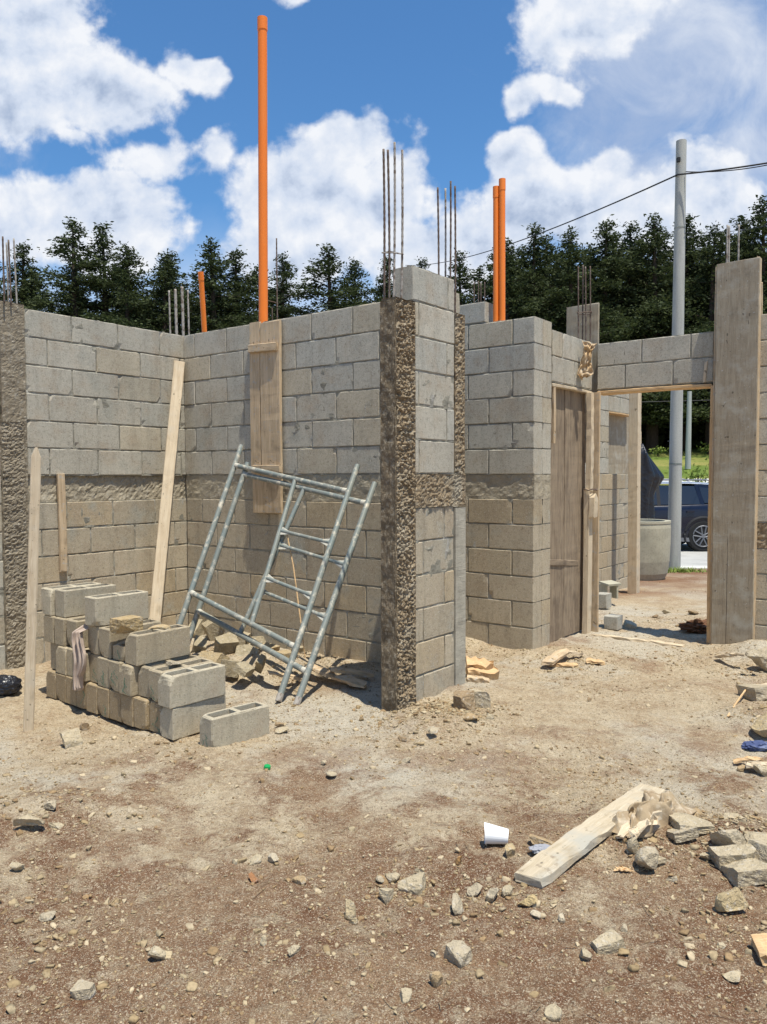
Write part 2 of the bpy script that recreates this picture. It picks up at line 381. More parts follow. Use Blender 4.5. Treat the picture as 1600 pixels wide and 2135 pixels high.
def make_ground():
    def axis(lo, hi, d, far0, far1, nf):
        a = np.arange(lo, hi, d)
        l = lo - (np.geomspace(1, 1 + (lo - far0), nf) - 1)[1:][::-1]
        h = hi + (np.geomspace(1, 1 + (far1 - hi), nf) - 1)
        return np.concatenate([l, a, h])
    xs = axis(-2.6, 3.2, .022, -260, 260, 50); ys = axis(1.3, 7.4, .022, -60, 300, 90)
    X, Y = np.meshgrid(xs, ys); Z = ground_z(X, Y)
    nx, ny = len(xs), len(ys)
    V = np.stack([X, Y, Z], -1).reshape(-1, 3)
    i = np.arange(ny - 1)[:, None] * nx + np.arange(nx - 1)[None]
    Fq = np.stack([i, i + 1, i + nx + 1, i + nx], -1).reshape(-1, 4)
    me = bpy.data.meshes.new('ground'); me.vertices.add(len(V)); me.vertices.foreach_set('co', V.ravel())
    me.loops.add(Fq.size); me.loops.foreach_set('vertex_index', Fq.ravel())
    me.polygons.add(len(Fq)); me.polygons.foreach_set('loop_start', np.arange(0, Fq.size, 4)); me.polygons.foreach_set('loop_total', np.full(len(Fq), 4))
    me.update(); me.polygons.foreach_set('use_smooth', [True] * len(Fq))

    def ex(t, b, tc):
        P = tc.outputs['Object']
        sp = _n(t, 'ShaderNodeSeparateXYZ'); t.links.new(P, sp.inputs[0])

        def noise(s, d=5, r=.6, off=0):
            mp = _n(t, 'ShaderNodeMapping'); mp.inputs['Location'].default_value = (off, off * .7, 0); t.links.new(P, mp.inputs[0])
            n = _n(t, 'ShaderNodeTexNoise', i_Scale=s, i_Detail=float(d), i_Roughness=r); t.links.new(mp.outputs[0], n.inputs['Vector']); return n.outputs[0]

        def rng_(v, a, b2, c=0., d=1.):
            m = _n(t, 'ShaderNodeMapRange'); t.links.new(v, m.inputs[0])
            for i_, q in zip((1, 2, 3, 4), (a, b2, c, d)): m.inputs[i_].default_value = q
            return m.outputs[0]

        def mix(f, a, b2):
            m = _n(t, 'ShaderNodeMix', data_type='RGBA')
            for k_, v in ((0, f), (6, a), (7, b2)):
                if isinstance(v, tuple): m.inputs[k_].default_value = (*v, 1)
                elif isinstance(v, float): m.inputs[k_].default_value = v
                else: t.links.new(v, m.inputs[k_])
            return m.outputs[2]
        # brown earth near the camera, pale cement sand by the walls; patches by noise
        pale = mth(t, 'ADD', rng_(sp.outputs[1], 2.3, 4.0, -.34, .34), mth(t, 'MULTIPLY', mth(t, 'SUBTRACT', noise(1.5, 8, .74, 3.1), .5), 2.6))
        earth = mix(rng_(noise(2.1, 8, .8, 9), .40, .60), (0.175, 0.084, 0.044), (0.321, 0.205, 0.119))
        earth = mix(rng_(noise(7, 7, .8, 31), .53, .62), earth, (0.421, 0.325, 0.215))
        earth = mix(rng_(noise(16, 6, .8, 2), .50, .64), earth, (0.381, 0.272, 0.169))
        sand = mix(rng_(noise(3.0, 8, .75, 5), .40, .60), (0.576, 0.468, 0.316), (0.421, 0.306, 0.187))
        sand = mix(rng_(noise(30, 5, .75, 1), .5, .68), sand, (0.651, 0.544, 0.385))
        grey = mth(t, 'MULTIPLY', rng_(noise(.9, 6, .65, 21), .48, .58), rng_(sp.outputs[1], 2.9, 3.5))
        sand = mix(grey, sand, (0.581, 0.516, 0.403))
        c = mix(rng_(pale, -.10, .10), earth, sand)
        c = mix(mth(t, 'MULTIPLY', rng_(noise(1.1, 8, .75, 51), .54, .62), .55), c, (0.220, 0.110, 0.060))
        c = mix(mth(t, 'MULTIPLY', rng_(noise(90, 4, .75, 4), .55, .64), .75), c, (0.621, 0.516, 0.371))
        c = mix(mth(t, 'MULTIPLY', rng_(noise(28, 6, .8, 61), .57, .63), .55), c, (.14, .088, .052))
        c = mix(mth(t, 'MULTIPLY', rng_(noise(70, 5, .75, 8), .56, .64), .70), c, (0.115, 0.070, 0.041))
        c = mix(mth(t, 'MULTIPLY', rng_(noise(240, 2, .6, 14), .56, .64), .60), c, (0.085, 0.055, 0.034))  # dark specks painted in as the tiny shadows of the grit
        c = mix(mth(t, 'MULTIPLY', rng_(noise(210, 2, .6, 24), .58, .65), .75), c, (0.682, 0.573, 0.421))
        # reddish spoil before the kerb
        c = mix(mth(t, 'MULTIPLY', rng_(sp.outputs[1], 8.6, 10.2), rng_(noise(.8, 5, .6, 6), .3, .6)), c, (.24, .135, .08))
        # far bank: mown grass and dry patches
        gr = mix(rng_(noise(.35, 6, .65, 4), .42, .64), (.13, .185, .035), (.30, .27, .085))
        gr = mix(rng_(noise(9, 4, .7, 7), .45, .7), gr, (.09, .14, .028))
        c = mix(rng_(sp.outputs[1], 23.7, 23.9), c, gr)
        t.links.new(c, b.inputs['Base Color'])
        n1 = _n(t, 'ShaderNodeBump', i_Strength=.9, i_Distance=.035); t.links.new(noise(26, 6, .7, 1), n1.inputs['Height'])
        vo = _n(t, 'ShaderNodeTexVoronoi', i_Scale=75.0); t.links.new(P, vo.inputs['Vector'])
        n2 = _n(t, 'ShaderNodeBump', i_Strength=.6, i_Distance=.006); t.links.new(vo.outputs['Distance'], n2.inputs['Height']); t.links.new(n1.outputs[0], n2.inputs['Normal'])
        n3 = _n(t, 'ShaderNodeBump', i_Strength=.9, i_Distance=.008); t.links.new(noise(170, 4, .7, 1), n3.inputs['Height']); t.links.new(n2.outputs[0], n3.inputs['Normal'])
        t.links.new(n3.outputs[0], b.inputs['Normal'])
    me.materials.append(mat('site_soil', rough=.97, spec=.15, extra=ex))
    o = bpy.data.objects.new('ground', me); scene.collection.objects.link(o); tag(o, kind='structure')


make_ground()


def strip(name, y0, y1, z, m, x0=-60, x1=80, h=0):
    b = MB(); b.box(((x0 + x1) / 2, (y0 + y1) / 2, z - .1 + h / 2), (x1 - x0, y1 - y0, .2 + h))
    return tag(b.build(name, m), kind='structure')


M_ROAD = mat('road_concrete', (.44, .43, .40), .9, var=[(2, 6, .8, .4, .7, None), (50, 3, .8, .5, .7, None)], bump=[(60, .3, .004, None)])
M_KERB = mat('kerb_concrete', (.58, .57, .52), .9, var=[(4, 5, .8, .4, .7, None)])
strip('road', 14.25, 23.35, -.432, M_ROAD)
strip('kerb', 13.9, 14.25, -.30, M_KERB)
strip('far_kerb', 23.35, 23.6, -.27, M_KERB)


def bank_strip(name, y0, y1, m):
    b = MB(); z0, z1 = [float(terrain(0, q)) + .02 for q in (y0, y1)]
    b.add([(-60, y0, z0), (80, y0, z0), (80, y1, z1), (-60, y1, z1), (-60, y0, z0 - .2), (80, y0, z0 - .2), (80, y1, z1 - .2), (-60, y1, z1 - .2)],
          [(0, 1, 2, 3), (0, 4, 5, 1), (3, 2, 6, 7)])
    return tag(b.build(name, m), kind='structure')


bank_strip('path', 28.2, 29.3, M_KERB)

def icos(sub):
    import bmesh
    bm = bmesh.new(); bmesh.ops.create_icosphere(bm, subdivisions=sub, radius=1); v = np.array([x.co[:] for x in bm.verts]); bm.verts.ensure_lookup_table()
    f = [tuple(q.index for q in x.verts) for x in bm.faces]; bm.free(); return v, f


ICO = {s: icos(s) for s in (1, 2, 3, 4)}


def cubegrid(n=7):
    idx = {}; V = []; Fc = []
    def vid(p):
        k = tuple(round(q, 4) for q in p)
        if k not in idx: idx[k] = len(V); V.append(k)
        return idx[k]
    t = np.linspace(-1, 1, n + 1)
    for ax in range(3):
        for sg in (-1, 1):
            for i in range(n):
                for j in range(n):
                    q = []
                    for (u, v) in ((t[i], t[j]), (t[i + 1], t[j]), (t[i + 1], t[j + 1]), (t[i], t[j + 1])):
                        p = [0, 0, 0]; p[ax] = sg; p[(ax + 1) % 3] = u; p[(ax + 2) % 3] = v; q.append(vid(p))
                    Fc.append(tuple(q if sg > 0 else q[::-1]))
    return np.array(V, float), Fc


CUBE = cubegrid(9)


def rock(mb, c, size, seed, sub=3, cuts=9, boxy=0., rot=None, mi=0, tone=(1, 1, 1), rough=.05, tumble=0.):
    r = np.random.default_rng(seed); v, f = CUBE if boxy >= .3 else ICO[sub]; p = v.copy()
    if boxy >= .3: p = p * .92; cuts = max(2, int(cuts * .45)); v = v / np.linalg.norm(v, axis=1, keepdims=True)
    for _ in range(cuts):
        n = r.normal(size=3); n /= np.linalg.norm(n); d = r.uniform(.30, .78)
        if boxy >= .3: d = r.uniform(.62, 1.05)
        p = p - np.clip(p @ n - d, 0, None)[:, None] * n
    p = p + v * (fbm(v * 1.7 + seed * 3.3, 3, .6) * rough * 2 + fbm(v * 7 + seed, 3, .7) * rough * 1.0)[:, None]
    p = p * np.array(size) / 2
    if tumble:
        p = p @ np.array(Matrix.Rotation(r.normal() * tumble, 3, 'X') @ Matrix.Rotation(r.normal() * tumble, 3, 'Y'))
    a = r.uniform(0, 6.28) if rot is None else rot
    ca, sa = math.cos(a), math.sin(a); p = p @ np.array([[ca, sa, 0], [-sa, ca, 0], [0, 0, 1]])
    return mb.add(p + np.array(c), f, mi, tone)


# ------------------------------------------------------------------ block walls
A_ANG = math.atan2(.7945, .6072); B_ANG = A_ANG - math.pi / 2
DA = np.array([math.cos(A_ANG), math.sin(A_ANG), 0]); DB = np.array([math.cos(B_ANG), math.sin(B_ANG), 0])
ZJ = EYE + .008                      # top of the tie beam
UP = (.475, .438, .355); LOW = (.450, .382, .276)


def frame(P0, ang):
    d = np.array([math.cos(ang), math.sin(ang), 0]); n = np.array([math.sin(ang), -math.cos(ang), 0])  # n: out of the visible face
    o = np.array([P0[0], P0[1], 0.0])
    return lambda l: o + l[:, :1] * d - l[:, 1:2] * n + l[:, 2:3] * np.array([0, 0, 1.])


def block(mb, T, x0, x1, z0, z1, th, seed, tone, res=.03, mi=0, amp=1.0):
    g = .0044
    x0 += g; x1 -= g; z0 += g; z1 -= g
    if x1 - x0 < .02: return
    nx = max(2, int((x1 - x0) / res)); nz = max(2, int((z1 - z0) / res))
    u = np.linspace(x0, x1, nx - 1) if nx > 3 else np.linspace(x0, x1, nx + 1); v = np.linspace(z0, z1, nz - 1) if nz > 3 else np.linspace(z0, z1, nz + 1)
    u = np.concatenate([[x0], [x0 + .005], u[1:-1], [x1 - .005], [x1]]); v = np.concatenate([[z0], [z0 + .005], v[1:-1], [z1 - .005], [z1]]); nx = len(u) - 1; nz = len(v) - 1
    X, Z = np.meshgrid(u, v)
    r = np.random.default_rng(seed); pop = r.normal(0, .0012) * amp
    tilt = r.normal(0, .002, 2)

    def side(y, sgn):
        Y = np.full_like(X, y)
        P = np.stack([X + seed * 3.1, Y, Z], -1)
        e = np.minimum(np.minimum(X - x0, x1 - X) / .004, np.minimum(Z - z0, z1 - Z) / .004)
        edge = (e < .5)
        nX = X.copy(); nZ = Z.copy()
        j = .0038 * amp
        nX = nX + edge * vn(P * 30) * j; nZ = nZ + edge * vn(P * 30 + 50) * j
        # pull border in a little
        nX = np.where(X == x0, nX + .001, np.where(X == x1, nX - .001, nX)); nZ = np.where(Z == z0, nZ + .001, np.where(Z == z1, nZ - .001, nZ))
        dep = .0005 * amp * fbm(P * 22, 2) + pop + tilt[0] * (X - x0) + edge * (.0025 + .004 * np.clip(vn(P * 14 + 5), 0, 1) * amp)
        # broken corners
        for cx, cz in ((x0, z0), (x1, z0), (x0, z1), (x1, z1)):
            if r.random() < .10 * amp:
                rad = r.uniform(.012, .03)
                dep = dep + np.clip(1 - np.hypot(X - cx, Z - cz) / rad, 0, 1) * r.uniform(.008, .02)
        return np.stack([nX, Y + sgn * dep, nZ], -1).reshape(-1, 3)
    A = side(0, 1); B = side(th, -1)
    ring = [(i, 0) for i in range(nx + 1)] + [(nx, j) for j in range(1, nz + 1)] + [(i, nz) for i in range(nx - 1, -1, -1)] + [(0, j) for j in range(nz - 1, 0, -1)]
    rid = [j * (nx + 1) + i for i, j in ring]
    ra = np.array([[u[i], .010, v[j]] for i, j in ring]); rb = ra.copy(); rb[:, 1] = th - .010
    V = np.concatenate([A, B, ra, rb]); nA = len(A); nR = len(ring)
    Fq = []
    for j in range(nz):
        for i in range(nx):
            a = j * (nx + 1) + i
            Fq.append((a, a + 1, a + nx + 2, a + nx + 1)); Fq.append((nA + a, nA + a + nx + 1, nA + a + nx + 2, nA + a + 1))
    o1, o2 = 2 * nA, 2 * nA + nR
    for k in range(nR):
        k2 = (k + 1) % nR
        Fq.append((rid[k2], rid[k], o1 + k, o1 + k2)); Fq.append((o1 + k2, o1 + k, o2 + k, o2 + k2)); Fq.append((o2 + k2, o2 + k, nA + rid[k], nA + rid[k2]))
    mb.add(T(V), Fq, mi, tone)


def tone_of(seed, low):
    r = np.random.default_rng(seed + 991); b = np.array(LOW if low else UP) * r.uniform(.93, 1.07)
    if r.random() < .2: b = b * np.array([1.02, .97, .89])
    if r.random() < .15: b = b * np.array([.95, .98, 1.02])
    return tuple(b)


SEED = [1]


def courses(parent, name, P0, ang, x0, x1, z_top, n, th, joints, low=False, H=.2, rag=None, yoff=0.0, res=.03, skip=None):
    """n courses downwards from z_top; joints = (first joint on even rows, first joint on odd rows)"""
    T0 = frame(P0, ang); T = (lambda l: T0(l + np.array([0, yoff, 0])))
    mb = MB(); mt = MB()
    for r_ in range(n):
        zt = z_top - r_ * H; zb = zt - H
        a, b = x0, x1
        if rag: a, b = rag(r_, a, b)
        js = [joints[r_ % 2] + .4 * k for k in range(-12, 24)]
        js = [a] + [j for j in js if a + .03 < j < b - .03] + [b]
        for i in range(len(js) - 1):
            if skip and skip(r_, js[i], js[i + 1]): continue
            SEED[0] += 1
            wob = np.random.default_rng(SEED[0]).normal(0, .0025, 2)
            block(mb, T, js[i], js[i + 1], zb + wob[0] * .5, zt + wob[0] * .5, th, SEED[0], tone_of(SEED[0], low), res)
        # recessed mortar slab for this course
        if not (skip and skip(r_, a, b)):
            nx = max(2, int((b - a) / .03)); u = np.linspace(a + .006, b - .006, nx + 1)
            for yy, sg in ((.0055, 1), (th - .0055, -1)):
                zz = np.linspace(zb - .004, zt - .002, 9)
                X, Z = np.meshgrid(u, zz); P = np.stack([X * 26, Z * 26, np.full_like(X, SEED[0])], -1)
                Y = yy + sg * (.0060 * vn(P))
                V = np.stack([X, Y, Z], -1).reshape(-1, 3)
                q = [(j * (nx + 1) + i, j * (nx + 1) + i + 1, (j + 1) * (nx + 1) + i + 1, (j + 1) * (nx + 1) + i) for j in range(8) for i in range(nx)]
                mt.add(T(V), q, 1)
            cb = np.array([[x, y, z] for x in (a + .008, b - .008) for y in (.012, th - .012) for z in (zb - .003, zt - .003)])
            mt.add(T(cb), [(0, 1, 3, 2), (4, 6, 7, 5), (0, 4, 5, 1), (2, 3, 7, 6), (0, 2, 6, 4), (1, 5, 7, 3)], 1)
    if name == 'upper_courses':
        rc = np.random.default_rng(SEED[0]); q_ = x0 + .02
        while q_ < x1 - .03:
            sz = rc.uniform(.010, .032); c_ = T(np.array([[q_, rc.uniform(.015, th - .015), z_top - .001]]))[0]
            rock(mb, c_, (sz * 1.7, sz * 1.3, sz * rc.uniform(.4, .8)), int(rc.integers(1e6)), 1, 3, tone=tuple(np.array(UP) * rc.uniform(.8, 1.3)))
            q_ += rc.exponential(.05) + .008
    for v, t_ in zip(mt.v, mt.t): mb.v.append(v); mb.t.append(t_)
    mb.f += [tuple(i + mb.n for i in q) for q in mt.f]; mb.m += mt.m; mb.n += mt.n
    return mb.build(name, [M_BLOCK, M_MORTAR], parent)


def slab(parent, name, P0, ang, x0, x1, y0, y1, z0, z1, m, amp=.004, freq=14, res=.02, faces='fler', spike=0.0, top_amp=.012, rm=None, seed=0):
    """cast concrete with displaced faces: front, left end, right end, top"""
    T = frame(P0, ang); mb = MB()

    def grid(a, b, c, d, fn, out, rough=True):
        nu = max(2, int((b - a) / res)); nv = max(2, int((d - c) / res))
        U, Vv = np.meshgrid(np.linspace(a, b, nu + 1), np.linspace(c, d, nv + 1))
        P = fn(U, Vv); S = P * freq + seed * 7.7
        dsp = amp * fbm(S, 3, .6)
        if spike and rough:
            k = np.abs(fbm(P * 34 + seed, 4, .65)); k2 = fbm(P * 85 + 3 + seed, 2)
            dsp = dsp - spike * (k * 2.2) + spike * .8 * k2
        fade = np.minimum.reduce([U - a, b - U]) ; fade = np.clip(fade / (res * .6), .35, 1)
        P = P + dsp[..., None] * fade[..., None] * np.array(out)
        q = [(j * (nu + 1) + i, j * (nu + 1) + i + 1, (j + 1) * (nu + 1) + i + 1, (j + 1) * (nu + 1) + i) for j in range(nv) for i in range(nu)]
        mb.add(T(P.reshape(-1, 3)), q, 1 if (rough and rm is not None) else 0)
    st = lambda a, b, c: np.stack([a, b, c], -1)
    one = lambda U, v: np.full_like(U, v)
    grid(x0, x1, z0, z1, lambda U, V: st(U, one(U, y0), V), (0, -1, 0))
    grid(x0, x1, z0, z1, lambda U, V: st(U, one(U, y1), V), (0, 1, 0), False)
    grid(y0, y1, z0, z1, lambda U, V: st(one(U, x0), U, V), (-1, 0, 0), False)
    grid(y0, y1, z0, z1, lambda U, V: st(one(U, x1), U, V), (1, 0, 0), False)
    sp_, am_ = spike, amp
    spike = 0; amp = top_amp
    grid(x0, x1, y0, y1, lambda U, V: st(U, V, one(U, z1)), (0, 0, 1), False)
    return mb.build(name, [m, rm] if rm is not None else m, parent)


def rebar(parent, p0, p1, r=.006, m=None, bend=.0, name='rebar'):
    mb = MB(); p0 = Vector(p0); p1 = Vector(p1); n = 14
    L_ = (p1 - p0).length
    k = max(6, int(L_ / .02)); pts = []; rad = []
    for i in range(k + 1):
        t = i / k; q = p0.lerp(p1, t) + Vector((math.sin(t * 3.1) * bend, bend * .4 * math.sin(t * 4), 0))
        pts.append(q); rad.append(r * (1.12 if i % 2 else .92))
    mb.path(pts, rad, 7)
    return mb.build(name, m or M_REBAR, parent, smooth=True)


P_A0 = (-2.574, 5.699); P_AB = (-1.718, 6.823); P_B1 = (-.0435, 5.546)
P_C0 = (.1785, 4.5814); P_C1 = (.4503, 4.9314); P_D1 = (1.153, 6.0157)
TOP = ZJ + 1.2
# --- wall A
wA = empty('block_wall', (P_A0[0], P_A0[1], 0), 'sunlit grey block wall at the left, running back to the inner corner behind the stacked blocks', 'wall')
LA = 1.4125
courses(wA, 'upper_courses', P_A0, A_ANG, 0, LA + .13, TOP, 6, .14, (.37, .175))
slab(wA, 'tie_beam', P_A0, A_ANG, 0, LA + .12, .022, .125, ZJ - .2, ZJ - .002, M_BEAM, .009, 16, .018, spike=.006, top_amp=.004)
courses(wA, 'lower_courses', P_A0, A_ANG, 0, LA + .13, ZJ - .2, 7, .14, (.30, .10), low=True, yoff=.004)
cA = slab(wA, 'column', P_A0, A_ANG, -.180, -.004, -.012, .15, -.1, TOP + .02, M_COLG, .008, 10, .011, spike=.003, rm=None, seed=3)
cA2 = slab(wA, 'rough_column_base', P_A0, A_ANG, -.195, -.03, -.022, .14, -.1, ZJ + .38, M_COLG, .010, 9, .009, spike=.009, seed=5)
# the wall beyond the column, out of the left edge
wA2 = empty('block_wall', (P_A0[0] - .9, P_A0[1] - 1.1, 0), 'strip of lower block wall at the left edge, in front of the rough column', 'wall')
courses(wA2, 'block_courses', P_A0, A_ANG, -1.9, -.19, ZJ + .8, 11, .14, (-.50, -.70), res=.05)
for i, (px, py, Yd) in enumerate([(6, 493, 5.55), (14, 506, 5.63), (18, 500, 5.60), (29, 497, 5.72)]):
    t_ = at(px, py, Yd); rebar(cA, (t_.x + (0.004 * i), t_.y, TOP), t_, .006, M_REBARG if i % 2 else M_REBAR)
# --- wall B
wB = empty('block_wall', (P_AB[0], P_AB[1], 0), 'shaded block wall behind the scaffold frames with a form board nailed on it', 'wall')
LB = 2.1056
courses(wB, 'upper_courses', P_AB, B_ANG, .004, .93, TOP, 6, .14, (.15, .35))
courses(wB, 'upper_courses', P_AB, B_ANG, .97, LB + .60, TOP, 6, .14, (1.49, 1.33), rag=lambda r_, a, b: (a, b))
slab(wB, 'tie_beam', P_AB, B_ANG, .01, LB + .59, .006, .125, ZJ - .2, ZJ - .002, M_BEAM, .006, 14, .02, spike=.002, top_amp=.004)
courses(wB, 'lower_courses', P_AB, B_ANG, .01, LB + .59, ZJ - .2, 7, .14, (.62, .40), low=True, yoff=.002)
slab(wB, 'column', P_AB, B_ANG, .925, .975, .01, .15, -.1, TOP - .02, M_COLS, .004)
# --- wall C with its raw column
wC = empty('block_wall', (P_C0[0], P_C0[1], 0), 'short near wall stub in the middle with a raw concrete column edge and block face', 'wall')
TH = .135


def ragC(r_, a, b): return (a, b)


courses(wC, 'upper_courses', P_C0, A_ANG, -.012, .443, TOP, 1, TH, (.365, .365), yoff=-.0)
courses(wC, 'upper_courses', P_C0, A_ANG, .0, .443, TOP - .2, 5, TH, (.055, .355))
slab(wC, 'tie_beam', P_C0, A_ANG, .0, .565, -.006, TH - .01, ZJ - .2, ZJ - .003, M_ROUGH, .008, 14, .009, spike=.010, seed=9)
courses(wC, 'lower_courses', P_C0, A_ANG, .0, .443, ZJ - .2, 7, TH, (.33, .10), low=True, yoff=.002)
cC = slab(wC, 'raw_column', P_C0, A_ANG, -.190, -.004, -.014, .088, -.1, ZJ + .985, M_COLS, .013, 7, .0075, spike=.0185, rm=M_ROUGH, seed=11, top_amp=.02)
# smooth cast side of the raw column
slab(wC, 'column_side', P_C0, A_ANG, -.200, -.180, -.010, .092, -.1, ZJ + .97, M_COLS, .014, 9, .010, seed=13)
cC2 = slab(wC, 'raw_end_column', P_C0, A_ANG, .447, .562, .0, TH, ZJ - .01, ZJ + 1.0, M_ROUGH, .008, 14, .010, spike=.012, seed=15)
slab(wC, 'cement_end_strip', P_C0, A_ANG, .447, .568, -.004, TH, -.1, ZJ - .215, M_STRIP, .004, 9, .016, seed=17)
for i, (px, py, bx, Yd, m_) in enumerate([(800, 311, 801, 4.52, M_REBAR), (809, 313, 812, 4.57, M_REBAR), (823, 297, 821, 4.46, M_REBARG), (839, 313, 837, 4.55, M_REBARG)]):
    t_ = at(px, py, Yd); b_ = at(bx, 600, Yd); b_.z = ZJ + .97
    rebar(cC, b_, t_, .0065, m_, .004)
mb = MB(); q = [at(x_, y_, Yd) for x_, y_, Yd in [(797, 527, 4.50), (822, 527, 4.44), (841, 530, 4.54), (812, 524, 4.6), (797, 527, 4.50)]]
mb.path(q, .004, 6); mb.build('stirrup', M_REBARG, cC)
for i, (px, py, bx, Yd, m_) in enumerate([(913, 391, 915, 5.02, M_REBAR), (929, 393, 928, 5.1, M_REBARG), (940, 378, 938, 5.05, M_REBAR), (949, 388, 949, 5.12, M_REBAR)]):
    t_ = at(px, py, Yd); b_ = at(bx, 600, Yd); b_.z = ZJ + .98
    rebar(cC2, b_, t_, .006, m_, .003)
# --- wall D, two blocks thick
wD = empty('block_wall', (P_D1[0], P_D1[1], 0), 'grey block wall behind the stub, ending in a bright two-block pier before the boarded opening', 'wall')
LD = .95
P_Dl = (P_D1[0] - DB[0] * LD, P_D1[1] - DB[1] * LD)
for k, js in ((0, (LD - .19, LD - .40)), (1, (LD - .30, LD - .12))):
    yo = k * .152
    courses(wD, 'upper_courses', P_Dl, B_ANG, 0, LD, TOP - .005, 6, .148, js, yoff=yo, res=.035)
    courses(wD, 'lower_courses', P_Dl, B_ANG, 0, LD, ZJ - .195, 7, .148, js, low=True, yoff=yo, res=.035)
slab(wD, 'tie_beam', P_Dl, B_ANG, .0, LD - .004, .008, .292, ZJ - .197, ZJ - .007, M_BEAM, .006, 14, .02, spike=.003, top_amp=.003)
courses(wD, 'cut_block', P_Dl, B_ANG, .10, .52, TOP + .165, 1, .148, (5, 5), H=.165, yoff=.0)
# --- wall E lintel & corner column boards, wall F lintel (doorway)
P_E0 = (P_D1[0] + DA[0] * .305, P_D1[1] + DA[1] * .305)
wE = empty('block_wall', (P_E0[0], P_E0[1], 0), 'two-course block lintel over the boarded opening beside the bright pier', 'wall')
ZL = 2.10; LE = .80
courses(wE, 'lintel_courses', P_E0, A_ANG, .0, LE, ZL + .41, 2, .14, (.19, .43), H=.205)
P_F0 = (P_E0[0] + DA[0] * .82 + .0, P_E0[1] + DA[1] * .82)
wF = empty('block_wall', (P_F0[0], P_F0[1], 0), 'two-course block lintel spanning the open doorway towards the street', 'wall')
LF = 1.0
courses(wF, 'lintel_courses', P_F0, B_ANG, .03, LF, ZL + .40, 2, .14, (.42, .28))
wG = empty('block_wall', (P_F0[0] + DB[0] * 1.4, P_F0[1] + DB[1] * 1.4, 0), 'block wall at the right edge, beyond the tall form board', 'wall')
courses(wG, 'upper_courses', P_F0, B_ANG, 1.02, 2.9, 2.59, 8, .14, (1.46, 1.30), res=.05)
slab(wG, 'tie_beam', P_F0, B_ANG, 1.02, 2.9, -.004, .13, .79, .985, M_ROUGH, .008, 14, .02, spike=.010, seed=21)
courses(wG, 'lower_courses', P_F0, B_ANG, 1.02, 2.9, .79, 5, .14, (1.46, 1.30), low=True, res=.05)


# ------------------------------------------------------------------ planks
def plank_mesh(L_, w_, t_, seed=0, warp=.004, chip=.25, nseg=None, pointed=0):
    r = np.random.default_rng(seed); n = nseg or max(6, int(L_ / .05)); mb = MB(); prof = []
    b = min(.004, t_ * .2)
    base = [(-w_ / 2 + b, -t_ / 2), (w_ / 2 - b, -t_ / 2), (w_ / 2, -t_ / 2 + b), (w_ / 2, t_ / 2 - b), (w_ / 2 - b, t_ / 2), (-w_ / 2 + b, t_ / 2), (-w_ / 2, t_ / 2 - b), (-w_ / 2, -t_ / 2 + b)]
    V = []
    for i in range(n + 1):
        s = i / n; x = s * L_
        bow = warp * math.sin(s * math.pi) ; tw = (s - .5) * warp * 4
        k = 1.0
        if pointed and s > 1 - pointed: k = max(.25, 1 - ((s - 1 + pointed) / pointed) ** 2 * .8)
        j = r.normal(0, .0012, (8, 2)) * chip * 2
        for q, (yy, zz) in enumerate(base):
            yy2 = (yy + j[q, 0]) * k; zz2 = zz + j[q, 1] + bow
            xe = x + (r.normal(0, .004) if i in (0, n) else 0)
            V.append((xe, yy2 * math.cos(tw) - zz2 * math.sin(tw), zz2 * math.cos(tw) + yy2 * math.sin(tw)))
    Fc = [(i * 8 + k, (i + 1) * 8 + k, (i + 1) * 8 + (k + 1) % 8, i * 8 + (k + 1) % 8) for i in range(n) for k in range(8)]
    Fc += [tuple(range(8)), tuple(n * 8 + k for k in range(7, -1, -1))]
    return mb.add(V, Fc)


def plank(name, p0, p1, w_, t_, normal, m, parent=None, **kw):
    """board from p0 to p1; its broad face looks along normal; p0,p1 run along the centre of that face"""
    p0 = Vector(p0); p1 = Vector(p1); X = (p1 - p0).normalized(); Z = Vector(normal); Z = (Z - X * Z.dot(X)).normalized(); Y = Z.cross(X)
    Mx = Matrix((X, Y, Z)).transposed().to_4x4()
    o = plank_mesh((p1 - p0).length, w_, t_, **kw).build(name, m, None, loc=(0, 0, 0))
    Mx.translation = p0 - Z * t_ / 2
    if parent is not None: o.parent = parent; Mx = Matrix.Translation(-wloc(parent)) @ Mx
    o.matrix_basis = Mx
    return o


NA = Vector((DA[1], -DA[0], 0)); NB = Vector((DB[1], -DB[0], 0)); VA = Vector(DA); VB = Vector(DB)


def onB(t, z, off=0.): return Vector((P_AB[0], P_AB[1], 0)) + VB * t + NB * off + Vector((0, 0, z))
def onA(t, z, off=0.): return Vector((P_A0[0], P_A0[1], 0)) + VA * t + NA * off + Vector((0, 0, z))
def onE(t, z, off=0.): return Vector((P_E0[0], P_E0[1], 0)) + VA * t + NA * off + Vector((0, 0, z))
def onF(t, z, off=0.): return Vector((P_F0[0], P_F0[1], 0)) + VB * t + NB * off + Vector((0, 0, z))


def hit(px, py, P0, n, off=0.):
    """where a measured point lies on a wall plane (in front of it by off)"""
    o = Vector((0, 0, EYE)); d = ray(px, py); c = Vector((P0[0], P0[1], 0)) + n * off
    return o + d * ((c - o).dot(n) / d.dot(n))


# form board on wall B: two narrow planks, two cleats and a lower plank
fb = empty('form_board', onB(.95, .9, .03), 'vertical form board with cleats nailed to the shaded wall, below the tallest orange pipe', 'board')


def boardB(name, x0, x1, ytop, ybot, off, th_, m, seed):
    a = hit(x0, ytop, P_AB, NB, off); b = hit(x1, ytop, P_AB, NB, off); c = hit((x0 + x1) / 2, ybot, P_AB, NB, off)
    tp = (a + b) / 2; tp.z = (a.z + b.z) / 2
    bt = Vector((tp.x, tp.y, c.z)); wd = (b - a).to_2d().length
    return plank(name, bt, tp, wd, th_, NB, m, fb, seed=seed)


